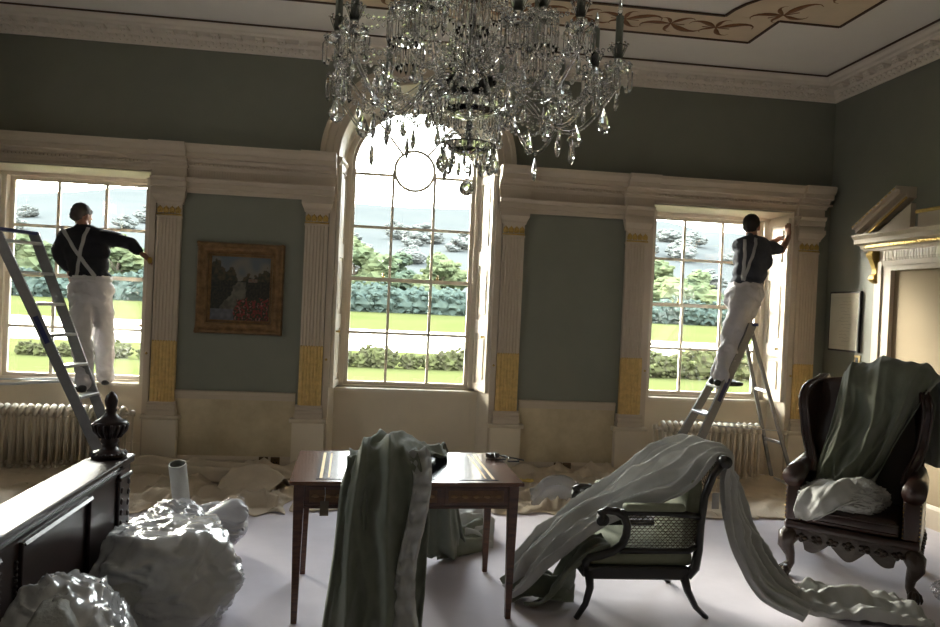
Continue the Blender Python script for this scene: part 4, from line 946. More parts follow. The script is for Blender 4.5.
for k in range(16):
    a = 2*PI*k/16; q.tube([(.050*math.cos(a), .050*math.sin(a), .905), (.074*math.cos(a), .074*math.sin(a), .94), (.084*math.cos(a), .084*math.sin(a), .975)], [.006, .010, .007], 6)
q.build('urn_gadroons', BW, bd, smooth=True)
q = MB()
for k in range(16): a = 2*PI*k/16; q.ico((.078*math.cos(a), .078*math.sin(a), .82), .012, 1)
q.build('beaded_collar', BW, bd, smooth=True)
# ------------------------------------------------------------ bagged bedding on the floor
DUV = M('pale_grey_bedding', (.42, .42, .40), .8, var=.15, scale=6, bump=.3, bscale=60)
SIL = M('silver_satin', (.50, .50, .54), .35, var=.12, scale=8, sheen=.3, bump=.2, bscale=80)
mk = bpy.data.materials.new('milky_plastic'); mk.use_nodes = True; mk_plastic(mk, .78, (.62, .62, .63), .16); MATS['milky_plastic'] = mk
def bag(loc, rz, lab, r, sc, seed, inner=DUV, skin=mk, xmin=-9):
    o = empty('bedding_bag', loc, rz, lab, 'plastic bag', 'plastic wrapped bedding by the bed')
    q = MB(); crumple(q, (0, 0, r*sc[2]*.80), r*.88, sc, seed+1, 1.6, .15, .012, xmin+.015); q.build('bedding', inner, o, smooth=True)
    q = MB(); crumple(q, (0, 0, r*sc[2]*.84), r, sc, seed, 1.9, .46, .006, xmin); q.build('plastic_wrap', skin, o, smooth=True)
    return o
bag((-1.34, -3.36, 0), 0, 'largest grey plastic wrapped bedding bag, right of the footboard', .46, (.80, 1.15, .66), 3, xmin=-.245)
bag((-1.44, -4.36, 0), 0, 'plastic wrapped bedding bag nearest the camera in the lower left corner', .36, (.68, 1.0, .86), 12, xmin=-.15)
bag((-1.54, -2.62, 0), .3, 'shiny clear bag with dark contents beside the bed post', .27, (.85, 1.0, .85), 21, M('dark_bedding', (.10, .10, .085), .6), PLAS)
q = MB(); crumple(q, (0, 0, .16), .20, (1.0, .8, .8), 41, 2.2, .22, .006)
tag(q.build('white_plastic_bag', M('white_plastic', (.62, .62, .66), .25, coat=.5, bump=.4, bscale=15), smooth=True, loc=(-1.33, -2.28, 0)), 'white plastic bag in front of the cardboard tube', 'plastic bag')
r = empty('ruched_bolster', (-1.24, -2.42, .0), 0, 'silver ruched bolster in clear plastic standing beside the bags', 'bolster')
def bol(u, v, k=1.0):
    a = 2*PI*u; t = v; w = .125*(math.sin(PI*min(1, t*1.0+.10)))**.45*(1-.35*max(0, t-.75)/.25)
    rr = w*(1+.06*math.sin(a*2+t*60+2*mn.noise(Vector((u*4, t*5, 2)))*4)*(1 if k == 1 else .3))*k
    return Vector((rr*1.25*math.cos(a)-.12+.19*t, rr*.8*math.sin(a)-.20+.32*t, .05+.36*t))
MB().grid(64, 110, lambda u, v: bol(u, v)).build('ruched_cover', SIL, r, smooth=True)
q = MB(); q.grid(40, 40, lambda u, v: bol(u, v, 1.10)+Vector((0, 0, .0))+(Vector((.04, .03, .09))*max(0, v-.8)*5*(.3+.7*abs(math.cos(2*PI*u)))*.5))
thin = bpy.data.materials.new('thin_plastic'); thin.use_nodes = True; mk_plastic(thin, .14, (.6, .6, .62), .08)
q.build('plastic_wrap', thin, r, smooth=True)
r = empty('cardboard_tube', (-1.57, -2.15, 0), 0, 'grey cardboard tube standing upright behind the bags', 'tube')
q = MB(); n = 28
def tub(q):
    prof2 = [(.055, .0), (.055, .575), (.047, .575), (.047, .01)]
    rings = [[q.bm.verts.new(Vector((rr*math.cos(2*PI*k/n)-.015*z, rr*math.sin(2*PI*k/n)-.03*z, z))) for k in range(n)] for rr, z in prof2]
    for A_, B_ in zip(rings, rings[1:]):
        for k in range(n): q.bm.faces.new((A_[k], A_[(k+1) % n], B_[(k+1) % n], B_[k]))
    q.bm.faces.new(rings[-1])
tub(q); q.build('tube_wall', M('grey_card', (.36, .36, .33), .5, var=.15, scale=10), r, auto=40); r.rotation_euler = (.30, -.03, 0); r.location = (-1.565, -2.02, .02)
bag((3.30, -3.15, 0), .4, 'clear plastic bag on the carpet in front of the wing chair', .17, (1.3, 1.0, .55), 51, M('tissue', (.55, .55, .58), .7), PLAS)['group'] = 'loose bag'
# ------------------------------------------------------------ pole lying across the left sill
r = empty('curtain_pole', (-3.9, .1, .82), 0, 'grey metal rails resting across the left radiator and sill', 'rail')
ALR = M('ladder_rail', (.22, .22, .225), .45, .5, var=.1, scale=20)
AL = M('brushed_aluminium', (.55, .56, .58), .42, .5, var=.1, scale=20)
q = MB(); q.tube([(0, -.30, -.03), (.38, -.28, -.02), (.72, -.20, .005), (.95, -.15, .02)], .012, 8); q.build('lower_rail', AL, r, smooth=True)
q = MB(); q.tube([(0, -.24, .01), (.45, -.22, .02), (.95, -.14, .035)], .009, 8); q.build('upper_rail', AL, r, smooth=True)
# ------------------------------------------------------------ step ladders
BLU = M('blue_plastic', (.015, .02, .09), .4)
def ladder(lab, foot_near, foot_far, top_near, top_far, nt, rear=None, cap=True, rearw=.02):
    fn, ff_, tn, tf = map(Vector, (foot_near, foot_far, top_near, top_far)); o = (fn+ff_)/2; o.z = 0
    r = empty('step_ladder', o, 0, lab, 'ladder', 'aluminium step ladders'); g = lambda v: Vector(v)-o
    ax = (tn-fn).normalized(); wv = (ff_-fn).normalized(); nrm = ax.cross(wv).normalized()
    for a, b_ in ((fn, tn), (ff_, tf)):
        q = MB(); a, b_ = g(a), g(b_)
        q.beam(a+ax*.02, b_, .028, .082, up=nrm if abs(nrm.z) < .99 else (0, 0, 1), bev=.003); o2 = q.build('front_rail', ALR, r)
        MB().beam(a-Vector((0, 0, 0))+Vector((0, 0, .0)), a+ax*.06, .03, .07, up=nrm, bev=.004).build('rubber_foot', DARK, o2)
    for k in range(nt):
        t = (k+1)/(nt+ .35); a, b_ = fn.lerp(tn, t), ff_.lerp(tf, t); c = g((a+b_)/2); w_ = (b_-a).length-.02
        dirn = Vector((-wv.y, wv.x, 0)).normalized()
        q = MB(); q.beam(g(a)+wv*.012, g(b_)-wv*.012, .11, .026, up=(0, 0, 1), bev=.003); q.build('tread', AL, r)
    if cap:
        q = MB(); q.beam(g(tn)-wv*.02, g(tf)+wv*.02, .09, .03, up=(0, 0, 1), bev=.005); q.build('top_cap', BLU, r)
    if rear:
        rn_, rf = map(Vector, rear); pa = tn-ax*.04; pb = tf-ax*.04
        for a, b_ in ((rn_, pa), (rf, pb)):
            q = MB(); q.beam(g(a), g(b_), .02, .036, up=nrm, bev=.002); o2 = q.build('rear_leg', ALR, r); MB().beam(g(a), g(a)+(g(b_)-g(a)).normalized()*.04, .028, .045, up=nrm).build('rubber_foot', DARK, o2)
        for t in (.04, .30, .62):
            q = MB(); q.beam(g(rn_.lerp(pa, t)), g(rf.lerp(pb, t)), .02, .03, bev=.002); q.build('cross_brace', AL, r)
        q = MB()
        for a, c_, e, h in ((fn, tn, rn_, pa), (ff_, tf, rf, pb)): q.tube([g(a.lerp(c_, .42)), g(e.lerp(h, .38))], .004, 6)
        q.build('stay_cord', M('cord', (.4, .4, .42), .7), r)
    q = MB(); m_ = fn.lerp(tn, .62); q.beam(g(m_)-wv*.013-ax*.12, g(m_)-wv*.013+ax*.12, .003, .04, up=nrm); q.build('blue_label', BLU, r)
    return r
ladder('aluminium step ladder at the left edge beside the painter in braces', (-2.44, -.72, 0), (-2.48, -.36, 0), (-3.46, -.74, 2.13), (-3.31, -.40, 2.13), 8)
ladder('aluminium step ladder under the man at the right window', (2.36, -.84, 0), (2.30, -.46, 0), (3.19, -.56, 1.62), (3.27, -.26, 1.62), 6, rear=((3.80, -.42, 0), (3.74, -.10, 0)))
# ------------------------------------------------------------ people
from mathutils.bvhtree import BVHTree
def fuse(name, mat, parent, chains=(), ells=(), voxel=.01, smooth=5, wr=0, wf=9, seed=0, clip=None):
    q = MB()
    for ch in chains:
        pts = [Vector(c[:3]) for c in ch]; R = [c[3] for c in ch]
        P2, RR = [], []
        for i in range(len(pts)-1):
            for k in range(5): t = k/5; P2.append(pts[i].lerp(pts[i+1], t)); RR.append(R[i]*(1-t)+R[i+1]*t)
        P2.append(pts[-1]); RR.append(R[-1]); q.tube(P2, RR, 12)
        for p, r_ in zip(pts, R): q.ico(p, r_*.995, 2)
    for e in ells:
        c, rad = Vector(e[0]), e[1]; m = e[2] if len(e) > 2 else None
        o_ = bmesh.ops.create_icosphere(q.bm, subdivisions=3, radius=1)
        for v in o_['verts']:
            p = Vector((v.co.x*rad[0], v.co.y*rad[1], v.co.z*rad[2]))
            if m is not None: p = m @ p
            v.co = c+p
    me = bpy.data.meshes.new(name); q.bm.to_mesh(me); q.bm.free(); tmp = bpy.data.objects.new('tmp', me); COL.objects.link(tmp)
    md = tmp.modifiers.new('r', 'REMESH'); md.mode = 'VOXEL'; md.voxel_size = voxel; md.use_smooth_shade = True
    ms = tmp.modifiers.new('s', 'SMOOTH'); ms.iterations = smooth; ms.factor = .5
    dg = bpy.context.evaluated_depsgraph_get(); ev = tmp.evaluated_get(dg); m2 = bpy.data.meshes.new_from_object(ev)
    bpy.data.objects.remove(tmp); m2.name = name
    if wr:
        bm = bmesh.new(); bm.from_mesh(m2); bm.normal_update()
        for v in bm.verts:
            p = v.co; n1 = .5-abs(mn.noise(Vector((p.x*wf, p.y*wf, p.z*wf*.55+seed))))*2.2; n2 = .5-abs(mn.noise(p*wf*2.3+Vector((seed, 0, 0))))*2
            v.co = p+v.normal*(wr*(n1+.35*n2))
        bm.to_mesh(m2); bm.free()
    m2.materials.clear(); m2.materials.append(mat); m2.shade_smooth()
    o = bpy.data.objects.new(name, m2); COL.objects.link(o)
    if parent: o.parent = parent; o.location = -parent.location
    return o
SKIN = M('skin', (.34, .17, .11), .55, var=.1, scale=12)
NAVY = M('dark_cotton', (.012, .012, .016), .9, var=.3, scale=12, sheen=.0)
TEE = M('charcoal_cotton', (.055, .06, .075), .9, var=.15, scale=12)
WHT = M('painter_whites', (.60, .58, .60), .85, var=.08, scale=10)
BRC = M('brace_webbing', (.42, .42, .42), .8)
SHOE = M('black_shoe', (.012, .012, .012), .4)
def frame(pos, fwd, up=(0, 0, 1)):
    """local +Y = fwd, +Z = up"""
    y = Vector(fwd).normalized(); z = Vector(up); x = y.cross(z).normalized(); z = x.cross(y)
    m = Matrix((x, y, z)).transposed(); return Vector(pos), m
def head_parts(pos, fwd, up=(0, 0, 1), s=1.0):
    p, m = frame(pos, fwd, up); T_ = lambda x, y, z: p+m @ Vector((x*s, y*s, z*s))
    E = [(T_(0, -.012, .02), (.077*s, .095*s, .093*s), m), (T_(0, .025, -.045), (.056*s, .062*s, .066*s), m), (T_(0, .045, -.088), (.03*s, .028*s, .022*s), m),
         (T_(0, .093, -.022), (.013*s, .018*s, .024*s), m), (T_(0, .105, -.034), (.016*s, .012*s, .010*s), m), (T_(-.076, -.005, -.012), (.010*s, .020*s, .033*s), m), (T_(.076, -.005, -.012), (.010*s, .020*s, .033*s), m),
         (T_(0, .078, .018), (.05*s, .016*s, .012*s), m), (T_(0, .080, -.064), (.026*s, .014*s, .007*s), m), (T_(0, .079, -.074), (.022*s, .013*s, .007*s), m), (T_(.035, .065, -.03), (.024*s, .02*s, .02*s), m), (T_(-.035, .065, -.03), (.024*s, .02*s, .02*s), m)]
    return E, T_, m
def eyes(T_, m, parent, s=1.0):
    for sx_ in (-1, 1):
        q = MB(); c = T_(sx_*.030, .078, .0); q.ico(c, .0115*s, 2); o = q.build('eye', M('eye_white', (.6, .58, .55), .3), parent, smooth=True); o.location = -parent.location
        q = MB(); q.ico(T_(sx_*.030, .087, .0), .005*s, 2); o2 = q.build('iris', DARK, o, smooth=True)
def hair(T_, m, s, mat, parent, full=1.0, name='hair'):
    return fuse(name, mat, parent, ells=[(T_(0, -.024, .034), (.082*s, .094*s, .092*s), m), (T_(0, -.055, -.02), (.066*s, .058*s, .052*s), m), (T_(0, .01, .07), (.064*s, .07*s, .045*s), m)], voxel=.007, smooth=3, wr=.003, wf=40, seed=2)
def hand_parts(pos, fwd, pn, s=1.0, curl=.5, thumb=1, spread=.12):
    """pos = wrist; fwd along fingers, pn = back-of-hand normal"""
    p, m = frame(pos, fwd, pn); T_ = lambda x, y, z: p+m @ Vector((x*s, y*s, z*s))
    E = [(T_(0, .045, 0), (.040*s, .050*s, .016*s), m), (T_(thumb*.022, .03, -.008), (.02*s, .03*s, .015*s), m)]
    ch = []
    for x, L, r_ in ((-.030, .062, .0078), (-.010, .074, .0085), (.011, .070, .0085), (.031, .055, .0075)):
        x *= -thumb; a = x*spread*20; pts = [(x*.75, .045, 0, .009), (x, .088, .002, r_*1.08)]; y, z, b = .088, .002, curl*.5
        for f in (.45, .32, .23):
            y += L*f*math.cos(b); z -= L*f*math.sin(b); pts.append((x+a*.02*(y-.088)*10, y, z, r_*(1.0 if f > .3 else .85))); b += curl*.8
        ch.append([(*T_(c[0], c[1], c[2]), c[3]*s) for c in pts])
    ch.append([(*T_(thumb*.018, .018, -.004), .012*s), (*T_(thumb*.042, .042, -.010), .0105*s), (*T_(thumb*.052, .070, -.018), .0095*s), (*T_(thumb*.050, .092, -.026), .008*s)])
    return E, ch
def strap(name, surf, P0, P1, dirv, width, mat, parent, n=22, off=.004, wdir=None):
    bm = bmesh.new(); bm.from_mesh(surf.data); t_ = BVHTree.FromBMesh(bm); bm.free(); q = MB(); d_ = Vector(dirv).normalized()
    P0, P1 = Vector(P0), Vector(P1); side = (P1-P0).cross(d_).normalized()*width/2
    rows = []
    for i in range(n+1):
        p = P0.lerp(P1, i/n); row = []
        for s_ in (-1, -.33, .33, 1):
            a = p+side*s_-d_*1.0; h = t_.ray_cast(a, d_, 2.0)
            pt = h[0] if h[0] is not None else (rows[-1][0].co+d_*off if rows else p)
            row.append(q.bm.verts.new(pt-d_*off))
        rows.append(row)
    for A_, B_ in zip(rows, rows[1:]):
        for k in range(3): q.bm.faces.new((A_[k], A_[k+1], B_[k+1], B_[k]))
    o = q.build(name, mat, parent, smooth=True, solid=.003); o.location = -parent.location; return o
def shoe(parent, heel, toe, s=1.0):
    h, t = Vector(heel), Vector(toe); d_ = (t-h).normalized(); m = frame((0, 0, 0), d_)[1]
    o = fuse('shoe', SHOE, parent, ells=[(h+d_*.03+Vector((0, 0, .03)), (.036, .045, .036), m), (h.lerp(t, .5)+Vector((0, 0, .026)), (.038, .10, .026), m), (t-d_*.05+Vector((0, 0, .022)), (.043, .055, .024), m), (h.lerp(t, .5)+Vector((0, 0, .006)), (.04, .135, .009), m)], voxel=.006, smooth=2)
    return o
# --- painter at the left window
pl = empty('person', (-2.98, 0, .77), 0, 'person in black sweatshirt, white braces and white trousers standing at the left window', 'person', None)
E1, T1, m1 = head_parts((-3.125, .125, 2.345), (.42, .80, -.38), (.10, .25, 1)); H1, C1 = hand_parts((-3.235, .15, 1.845), (.05, .35, -.93), (-.9, -.2, -.1), curl=.6, thumb=-1); H2, C2 = hand_parts((-2.555, .01, 2.035), (.80, .0, -.60), (.55, -.4, .7), curl=.35, thumb=-1)
body = fuse('body', SKIN, pl, chains=[[(-3.07, .07, 2.17, .06), (-3.105, .095, 2.28, .052)], [(-3.24, .06, 2.14, .05), (-3.272, .10, 1.95, .040), (-3.235, .15, 1.845, .026)], [(-2.88, .06, 2.15, .052), (-2.66, .05, 2.11, .040), (-2.555, .01, 2.035, .026)],
     [(-3.07, .08, 2.12, .10), (-3.0, .08, 1.72, .10)], [(-3.08, .08, 1.62, .08), (-2.977, -.13, 1.256, .055), (-2.853, -.38, .86, .038)], [(-2.92, .08, 1.62, .08), (-2.89, .12, 1.29, .055), (-2.885, .2, .86, .038)], *C1, *C2], ells=E1+H1+H2, voxel=.0065, smooth=3)
eyes(T1, m1, body)
for c_ in kids(body): c_.location = (0, 0, 0)
hair(T1, m1, 1.0, M('grey_brown_hair', (.07, .06, .055), .8, var=.3, scale=40), pl)
sw = fuse('sweatshirt', NAVY, pl, chains=[[(-3.235, .06, 2.145, .072), (-3.29, .08, 2.03, .068), (-3.285, .10, 1.95, .062), (-3.25, .14, 1.865, .046)], [(-2.89, .06, 2.155, .082), (-2.78, .055, 2.145, .070), (-2.66, .05, 2.115, .062), (-2.575, .015, 2.05, .046)],
     [(-3.20, .07, 2.17, .062), (-3.08, .075, 2.215, .068), (-2.95, .07, 2.18, .066)], [(-3.10, .09, 2.24, .058), (-3.09, .08, 2.18, .07)]],
     ells=[((-3.01, .08, 1.80), (.185, .125, .07)), ((-3.03, .08, 1.90), (.185, .13, .13)), ((-3.06, .08, 2.03), (.215, .135, .15)), ((-3.06, .075, 2.13), (.20, .12, .09))], voxel=.012, smooth=5, wr=.010, wf=9, seed=4)
tr = fuse('trousers', WHT, pl, chains=[[(-3.075, .08, 1.64, .118), (-3.03, -.02, 1.45, .105), (-2.985, -.13, 1.256, .092), (-2.92, -.26, 1.05, .084), (-2.862, -.37, .865, .082)], [(-2.925, .09, 1.64, .118), (-2.905, .11, 1.45, .105), (-2.892, .13, 1.29, .094), (-2.888, .17, 1.05, .086), (-2.885, .20, .865, .088)]],
     ells=[((-3.0, .08, 1.77), (.186, .135, .06)), ((-3.0, .08, 1.67), (.205, .15, .12)), ((-3.0, .05, 1.60), (.19, .15, .10))], voxel=.011, smooth=4, wr=.016, wf=8, seed=9)
for a, b_ in (((-3.262, 0, 2.235), (-2.93, 0, 1.79)), ((-3.02, 0, 2.24), (-3.09, 0, 1.79))): strap('brace', sw, (a[0], .0, a[2]), (b_[0], .0, b_[2]), (0, 1, 0), .032, BRC, pl)
q = MB(); q.box((-3.01, -.075, 1.775), (.2, .01, .035), bev=.004); o = q.build('waistband', BRC, pl); o.location = -pl.location
shoe(pl, (-2.83, -.45, .778), (-3.00, -.30, .778)); shoe(pl, (-2.87, .16, .772), (-2.93, .36, .772))
tag(fuse('sanding_block', M('yellow_sponge', (.45, .30, .05), .8), None, ells=[((-2.462, .0, 1.965), (.020, .045, .035))], voxel=.008), 'small yellow sanding pad in the hand of the painter at the left window', 'sanding pad')
# --- man on the right ladder
pr_ = empty('person', (2.93, -.52, 1.03), 0, 'person in dark t-shirt, braces and white trousers standing on the right step ladder', 'person', None)
E1, T1, m1 = head_parts((3.325, -.19, 2.60), (.62, .76, .10), (.05, -.05, 1)); H1, C1 = hand_parts((3.845, .02, 2.535), (.05, .25, .95), (-.95, -.3, .05), curl=.12, thumb=-1, spread=.3); H2, C2 = hand_parts((3.76, .13, 2.50), (.75, .35, .5), (-.6, -.3, .7), curl=.2, thumb=1)
body = fuse('body', SKIN, pr_, chains=[[(3.30, -.25, 2.42, .062), (3.315, -.215, 2.53, .056)], [(3.47, -.22, 2.40, .052), (3.69, -.13, 2.385, .040), (3.845, .02, 2.535, .027)], [(3.19, -.20, 2.40, .05), (3.45, .08, 2.36, .040), (3.76, .13, 2.50, .027)],
     [(3.32, -.26, 2.36, .10), (3.22, -.32, 1.98, .10)], [(3.14, -.40, 1.86, .085), (3.03, -.50, 1.46, .056), (2.90, -.60, 1.12, .038)], [(3.26, -.32, 1.86, .085), (3.06, -.40, 1.46, .056), (2.92, -.46, 1.12, .038)], *C1, *C2], ells=E1+H1+H2, voxel=.0065, smooth=3)
eyes(T1, m1, body)
for c_ in kids(body): c_.location = (0, 0, 0)
hair(T1, m1, .99, M('dark_brown_hair', (.022, .015, .012), .8, var=.3, scale=40), pr_)
ts = fuse('t_shirt', TEE, pr_, chains=[[(3.465, -.225, 2.40, .078), (3.56, -.18, 2.395, .068), (3.64, -.15, 2.39, .062)], [(3.19, -.22, 2.395, .074), (3.28, -.08, 2.38, .068), (3.36, .0, 2.37, .062)], [(3.18, -.26, 2.41, .058), (3.31, -.26, 2.455, .062), (3.46, -.24, 2.42, .06)], [(3.305, -.24, 2.49, .056), (3.30, -.25, 2.44, .07)]],
     ells=[((3.24, -.32, 2.03), (.165, .13, .08)), ((3.27, -.31, 2.13), (.175, .13, .13)), ((3.31, -.28, 2.26), (.20, .14, .15)), ((3.32, -.26, 2.37), (.185, .12, .09))], voxel=.012, smooth=5, wr=.008, wf=9, seed=14)
tr = fuse('trousers', WHT, pr_, chains=[[(3.14, -.40, 1.86, .122), (3.08, -.46, 1.66, .112), (3.02, -.50, 1.47, .102), (2.95, -.56, 1.28, .090), (2.90, -.60, 1.12, .084)], [(3.26, -.32, 1.86, .120), (3.17, -.37, 1.66, .11), (3.09, -.40, 1.47, .098), (3.0, -.43, 1.28, .088), (2.93, -.46, 1.12, .084)]],
     ells=[((3.23, -.32, 2.0), (.172, .135, .06)), ((3.20, -.35, 1.91), (.19, .155, .12)), ((3.17, -.38, 1.83), (.17, .15, .10)), ((3.33, -.27, 1.93), (.09, .10, .12))], voxel=.011, smooth=4, wr=.018, wf=9, seed=19)
for a, b_ in (((3.315, 0, 2.47), (3.16, 0, 2.04)), ((3.20, 0, 2.45), (3.155, 0, 2.04))): strap('brace', ts, (a[0], -.3, a[2]), (b_[0], -.3, b_[2]), (.1, 1, 0), .028, BRC, pr_)
shoe(pr_, (2.82, -.62, 1.034), (3.10, -.60, 1.034)); shoe(pr_, (2.84, -.47, 1.034), (3.12, -.45, 1.034))
# ------------------------------------------------------------ crystal chandelier
CR = M('lead_crystal', (1, 1, 1), .02, trans=1, ior=1.6, spec=.8)
CRD = M('smoked_crystal', (.86, .88, .86), .02, trans=1, ior=1.55)
SLV = M('grey_candle_sleeve', (.24, .26, .21), .6)
DM = M('dark_bronze', (.03, .03, .028), .4, .6)
cx0, cy0 = -.005, -4.20
chd = empty('crystal_chandelier', (cx0, cy0, 2.12), 0, 'large cut crystal chandelier with dark candle sleeves and festoons', 'chandelier')
ZB_ = 2.12; z_ = lambda z: z-ZB_
rn = random.Random(11)
def octa(q, c, r, n=6, m=None): q.lathe([(0, -r), (r*.8, -r*.35), (r*.8, r*.35), (0, r)], n, c, m=m)
def spear(L, w, n=4):     # long prism hanging from z=0 down
    q = MB(); q.lathe([(0, -L), (w*.9, -L*.86), (w, -L*.16), (w*.3, -.004), (0, 0)], n); return q
def pear(L, w):
    q = MB(); f = [(0, -L), (w*.45, -L*.95), (w*.9, -L*.78), (w, -L*.62), (w*.72, -L*.38), (w*.35, -L*.16), (w*.12, -L*.03), (0, 0)]
    q.lathe(f, 10)
    for v in q.bm.verts: v.co.y *= .38
    for k in range(9):
        a = -PI*.95+k*PI*1.9/8-PI/2; octa(q, (w*1.02*math.cos(a), 0, -L*.66+w*1.05*math.sin(a)), w*.16, 5)
    octa(q, (0, 0, .014), .009); return q
spear_me = spear(.095, .0105).build('prism', CR, None).data
pear_o = pear(.105, .032).build('pendant', CR, None); pear_me = pear_o.data
kite_me = pear(.075, .022).build('pendant', CR, None).data
for o in [o for o in list(COL.objects) if o.data in (spear_me, pear_me, kite_me)]: bpy.data.objects.remove(o)
def inst(name, me, par, loc, rz=0):
    o = bpy.data.objects.new(name, me); COL.objects.link(o); o.parent = par; o.location = loc; o.rotation_euler = (0, 0, rz); return o
# stem and tiers
q = MB(); q.lathe([(.012, 2.30), (.012, 2.42), (.03, 2.44), (.045, 2.47), (.03, 2.50), (.012, 2.52), (.012, 2.62), (.025, 2.64), (.018, 2.68), (.012, 2.72), (.03, 2.80), (.045, 2.86), (.03, 2.92), (.015, 2.96), (.03, 3.02), (.05, 3.10), (.03, 3.18), (.014, 3.24), (.012, 3.40)], 12)
for v in q.bm.verts: v.co.z -= ZB_
q.build('stem', CRD, chd, smooth=True)
q = MB(); q.tube([(0, 0, z_(2.60)), (0, 0, z_(3.5))], .008, 8)
for k in range(12): q.lathe([(.006, -.004), (.016, -.004), (.016, .004), (.006, .004)], 10, (0, 0, z_(3.53+k*.045)), axis='X' if k % 2 else 'Y')
q.lathe([(0, 0), (.06, .0), (.09, .05), (.0, .055)], 16, (0, 0, z_(4.08))); q.build('chain', DM, chd, smooth=True)
q = MB(); q.lathe([(0, 2.515), (.05, 2.515), (.075, 2.535), (.085, 2.56), (.092, 2.565), (.092, 2.60), (.085, 2.605), (.04, 2.61), (0, 2.61)], 18, (0, 0, -ZB_))
for k in range(18): q.ico((.094*math.cos(k*PI/9), .094*math.sin(k*PI/9), z_(2.583)), .010, 1)
q.build('arm_hub', DM, chd, smooth=True)
q = MB(); q.lathe([(0, 2.285), (.03, 2.285), (.075, 2.30), (.105, 2.325), (.108, 2.33), (.07, 2.31), (.0, 2.295)], 16, (0, 0, -ZB_)); q.build('lower_dish', CR, chd)
q = MB(); q.lathe([(0, 2.435), (.06, 2.44), (.12, 2.46), (.155, 2.49), (.158, 2.496), (.11, 2.47), (.0, 2.45)], 18, (0, 0, -ZB_)); q.build('middle_dish', CR, chd)
q = MB(); q.ico((0, 0, z_(2.15)), .032, 2); octa(q, (0, 0, z_(2.195)), .014); octa(q, (0, 0, z_(2.225)), .018); q.tube([(0, 0, z_(2.2)), (0, 0, z_(2.3))], .004, 6); q.build('ball_finial', CR, chd)
q = MB()
for k in range(60):
    a = k*2.4; r_ = .03+.10*rn.random(); q.tube([(r_*.3*math.cos(a), r_*.3*math.sin(a), z_(2.60)), (r_*math.cos(a), r_*math.sin(a), z_(2.66+rn.random()*.12))], .004, 5)
q.build('crystal_spikes', CR, chd)['kind'] = 'stuff'
def beads(pts, r_, name='bead_festoon', par=chd, step=None):
    q = MB(); L = 0; acc = 0; step = step or r_*2.3
    for a, b_ in zip(pts, pts[1:]):
        a, b_ = Vector(a), Vector(b_); d_ = (b_-a).length
        while acc < d_: octa(q, a.lerp(b_, acc/d_), r_, 6); acc += step
        acc -= d_
    return q.build(name, CR, par)
def sag(p, q_, s, n=10): p, q_ = Vector(p), Vector(q_); return [p.lerp(q_, i/n)-Vector((0, 0, s*4*(i/n)*(1-i/n))) for i in range(n+1)]
def arm(ang, rout, ztip, zdip, prisms, crown=True):
    r = empty('candle_arm'); r.parent = chd; c, s = math.cos(ang), math.sin(ang)
    r.rotation_euler = (0, 0, ang)
    P = lambda rr, z: (rr, 0, z_(z))
    pts = [P(.08, 2.59), P(rout*.28, 2.585), P(rout*.45, (2.585+zdip)/2), P(rout*.62, zdip+.01), P(rout*.78, zdip+.015), P(rout*.93, (zdip+ztip)/2), P(rout, ztip-.05), P(rout, ztip)]
    q = MB(); fine = [Vector(crom([tuple(p) for p in pts], i/24)) for i in range(25)]
    q.tube(fine, .0085, 6); q.build('glass_arm', CR, r, smooth=False)
    q = MB(); q.lathe([(0, 0), (.02, 0), (.045, .012), (.052, .022), (.048, .024), (.018, .008), (0, .008)], 12, P(rout, ztip))
    for k in range(12): a = k*PI/6; octa(q, (rout+.050*math.cos(a), .050*math.sin(a), z_(ztip+.026)), .008, 5)
    q.build('drip_pan', CR, r)
    q = MB(); q.lathe([(.0, .008), (.014, .008), (.018, .03), (.014, .05), (.028, .085), (.034, .10), (.030, .10), (.012, .06), (0, .06)], 10, P(rout, ztip))
    for k in range(8): a = k*PI/4; octa(q, (rout+.034*math.cos(a), .034*math.sin(a), z_(ztip+.105)), .007, 5)
    q.build('candle_cup', CR, r)
    q = MB(); q.lathe([(0, .055), (.0145, .055), (.0145, .215), (0, .215)], 12, P(rout, ztip)); q.build('candle_sleeve', SLV, r)
    q = MB(); q.lathe([(0, .215), (.006, .215), (.010, .235), (.009, .25), (.003, .28), (0, .29)], 10, P(rout, ztip)); q.build('flame_bulb', CR, r, smooth=True)
    if prisms:
        for k in range(8):
            a = k*PI/4; inst('prism', spear_me, r, (rout+.048*math.cos(a), .048*math.sin(a), z_(ztip+.014)), a)
    inst('pendant', pear_me, r, P(rout*.72, zdip-.02), PI/2-ang); 
    if crown: inst('pendant', kite_me, r, P(rout, ztip-.075), PI/2-ang)
    return r
NO = 12
for k in range(NO): arm(2*PI*k/NO+.14, .585 if k % 2 else .54, 2.60 if k % 2 else 2.66, 2.37 if k % 2 else 2.44, True)
for k in range(6): arm(2*PI*k/6+.40, .31, 2.78, 2.60, False, False)
for k in range(8):
    a = 2*PI*k/8; beads(sag((.10*math.cos(a), .10*math.sin(a), z_(2.72)), (.50*math.cos(a+.1), .50*math.sin(a+.1), z_(2.72)), .16), .013); beads(sag((.06*math.cos(a+.2), .06*math.sin(a+.2), z_(2.98)), (.33*math.cos(a+.3), .33*math.sin(a+.3), z_(2.84)), .10), .013)
    for rr, zz in ((.22, 2.50), (.36, 2.46), (.46, 2.50)): inst('pendant', kite_me, chd, (rr*math.cos(a+rr*3), rr*math.sin(a+rr*3), z_(zz)), a)
fr = MB()
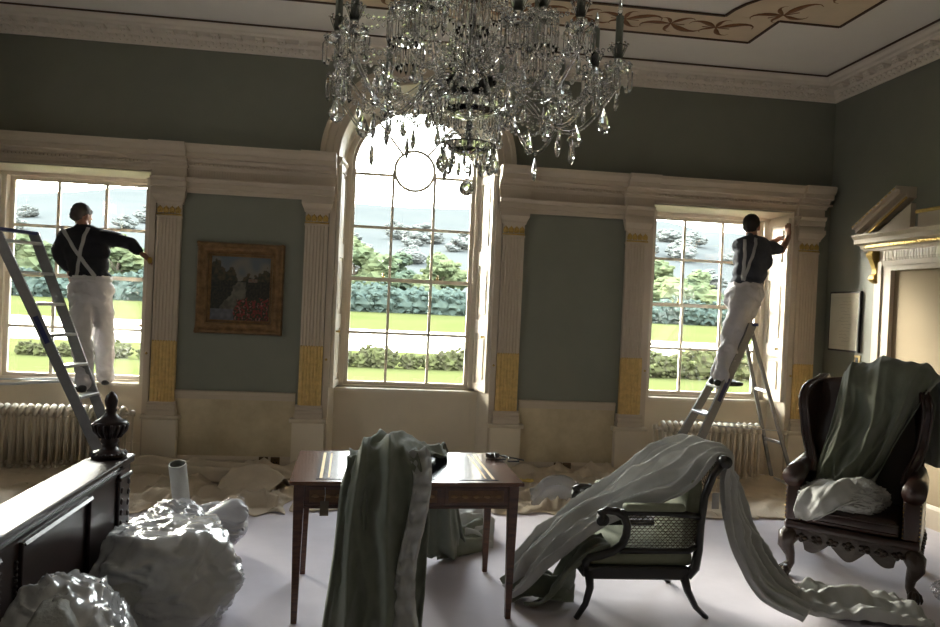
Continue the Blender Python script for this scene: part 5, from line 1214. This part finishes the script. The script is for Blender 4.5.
for k in range(6):
    a0 = 2*PI*k/6+.40
    for j in range(14):
        a = j*2*PI/14; x, y = .31*math.cos(a0)+.056*math.cos(a), .31*math.sin(a0)+.056*math.sin(a)
        fr.lathe([(0, -.14), (.008, -.12), (.009, -.02), (.003, -.004), (0, 0)], 4, (x, y, z_(2.80)))
        octa(fr, (x, y, z_(2.81)), .009)
for rr, zz, n, L in ((.16, 2.50, 22, .075), (.105, 2.335, 14, .055), (.12, 3.0, 18, .16), (.17, 2.98, 22, .12), (.09, 2.76, 14, .13)):
    for j in range(n):
        a = j*2*PI/n; fr.lathe([(0, -L), (.008, -L*.86), (.0085, -L*.15), (.003, -.004), (0, 0)], 4, (rr*math.cos(a), rr*math.sin(a), z_(zz)))
        octa(fr, (rr*math.cos(a), rr*math.sin(a), z_(zz+.01)), .010)
fr.build('prism_fringe', CR, chd)['kind'] = 'stuff'
for k in range(14):
    a = 2*PI*k/14; inst('pendant', kite_me, chd, (.11*math.cos(a), .11*math.sin(a), z_(2.29)), a)
tip = lambda k: ((.585 if k % 2 else .54)*math.cos(2*PI*k/NO+.14), (.585 if k % 2 else .54)*math.sin(2*PI*k/NO+.14), z_(2.61 if k % 2 else 2.67))
for k in range(NO):
    beads(sag(tip(k), tip((k+1) % NO), .11), .0115); beads(sag(Vector(tip(k))*.8+Vector((0, 0, .03)), Vector(tip((k+1) % NO))*.8+Vector((0, 0, .03)), .10), .010)
    t0 = Vector(tip(k)); beads(sag(t0, (.16*math.cos(2*PI*k/NO+.14), .16*math.sin(2*PI*k/NO+.14), z_(2.50)), .12), .0105)
    beads(sag((t0.x*.98, t0.y*.98, t0.z+.08), (.13*math.cos(2*PI*k/NO), .13*math.sin(2*PI*k/NO), z_(3.02)), .10), .0105)
    mid = (Vector(tip(k))+Vector(tip((k+1) % NO)))/2; inst('pendant', pear_me, chd, (mid.x, mid.y, mid.z-.14), rn.random()*3); inst('pendant', kite_me, chd, (mid.x*.72, mid.y*.72, mid.z-.10), rn.random()*3)
for k in range(14):
    a = 2*PI*k/14; beads(sag((.158*math.cos(a), .158*math.sin(a), z_(2.49)), (.105*math.cos(a+.3), .105*math.sin(a+.3), z_(2.33)), .03), .007)
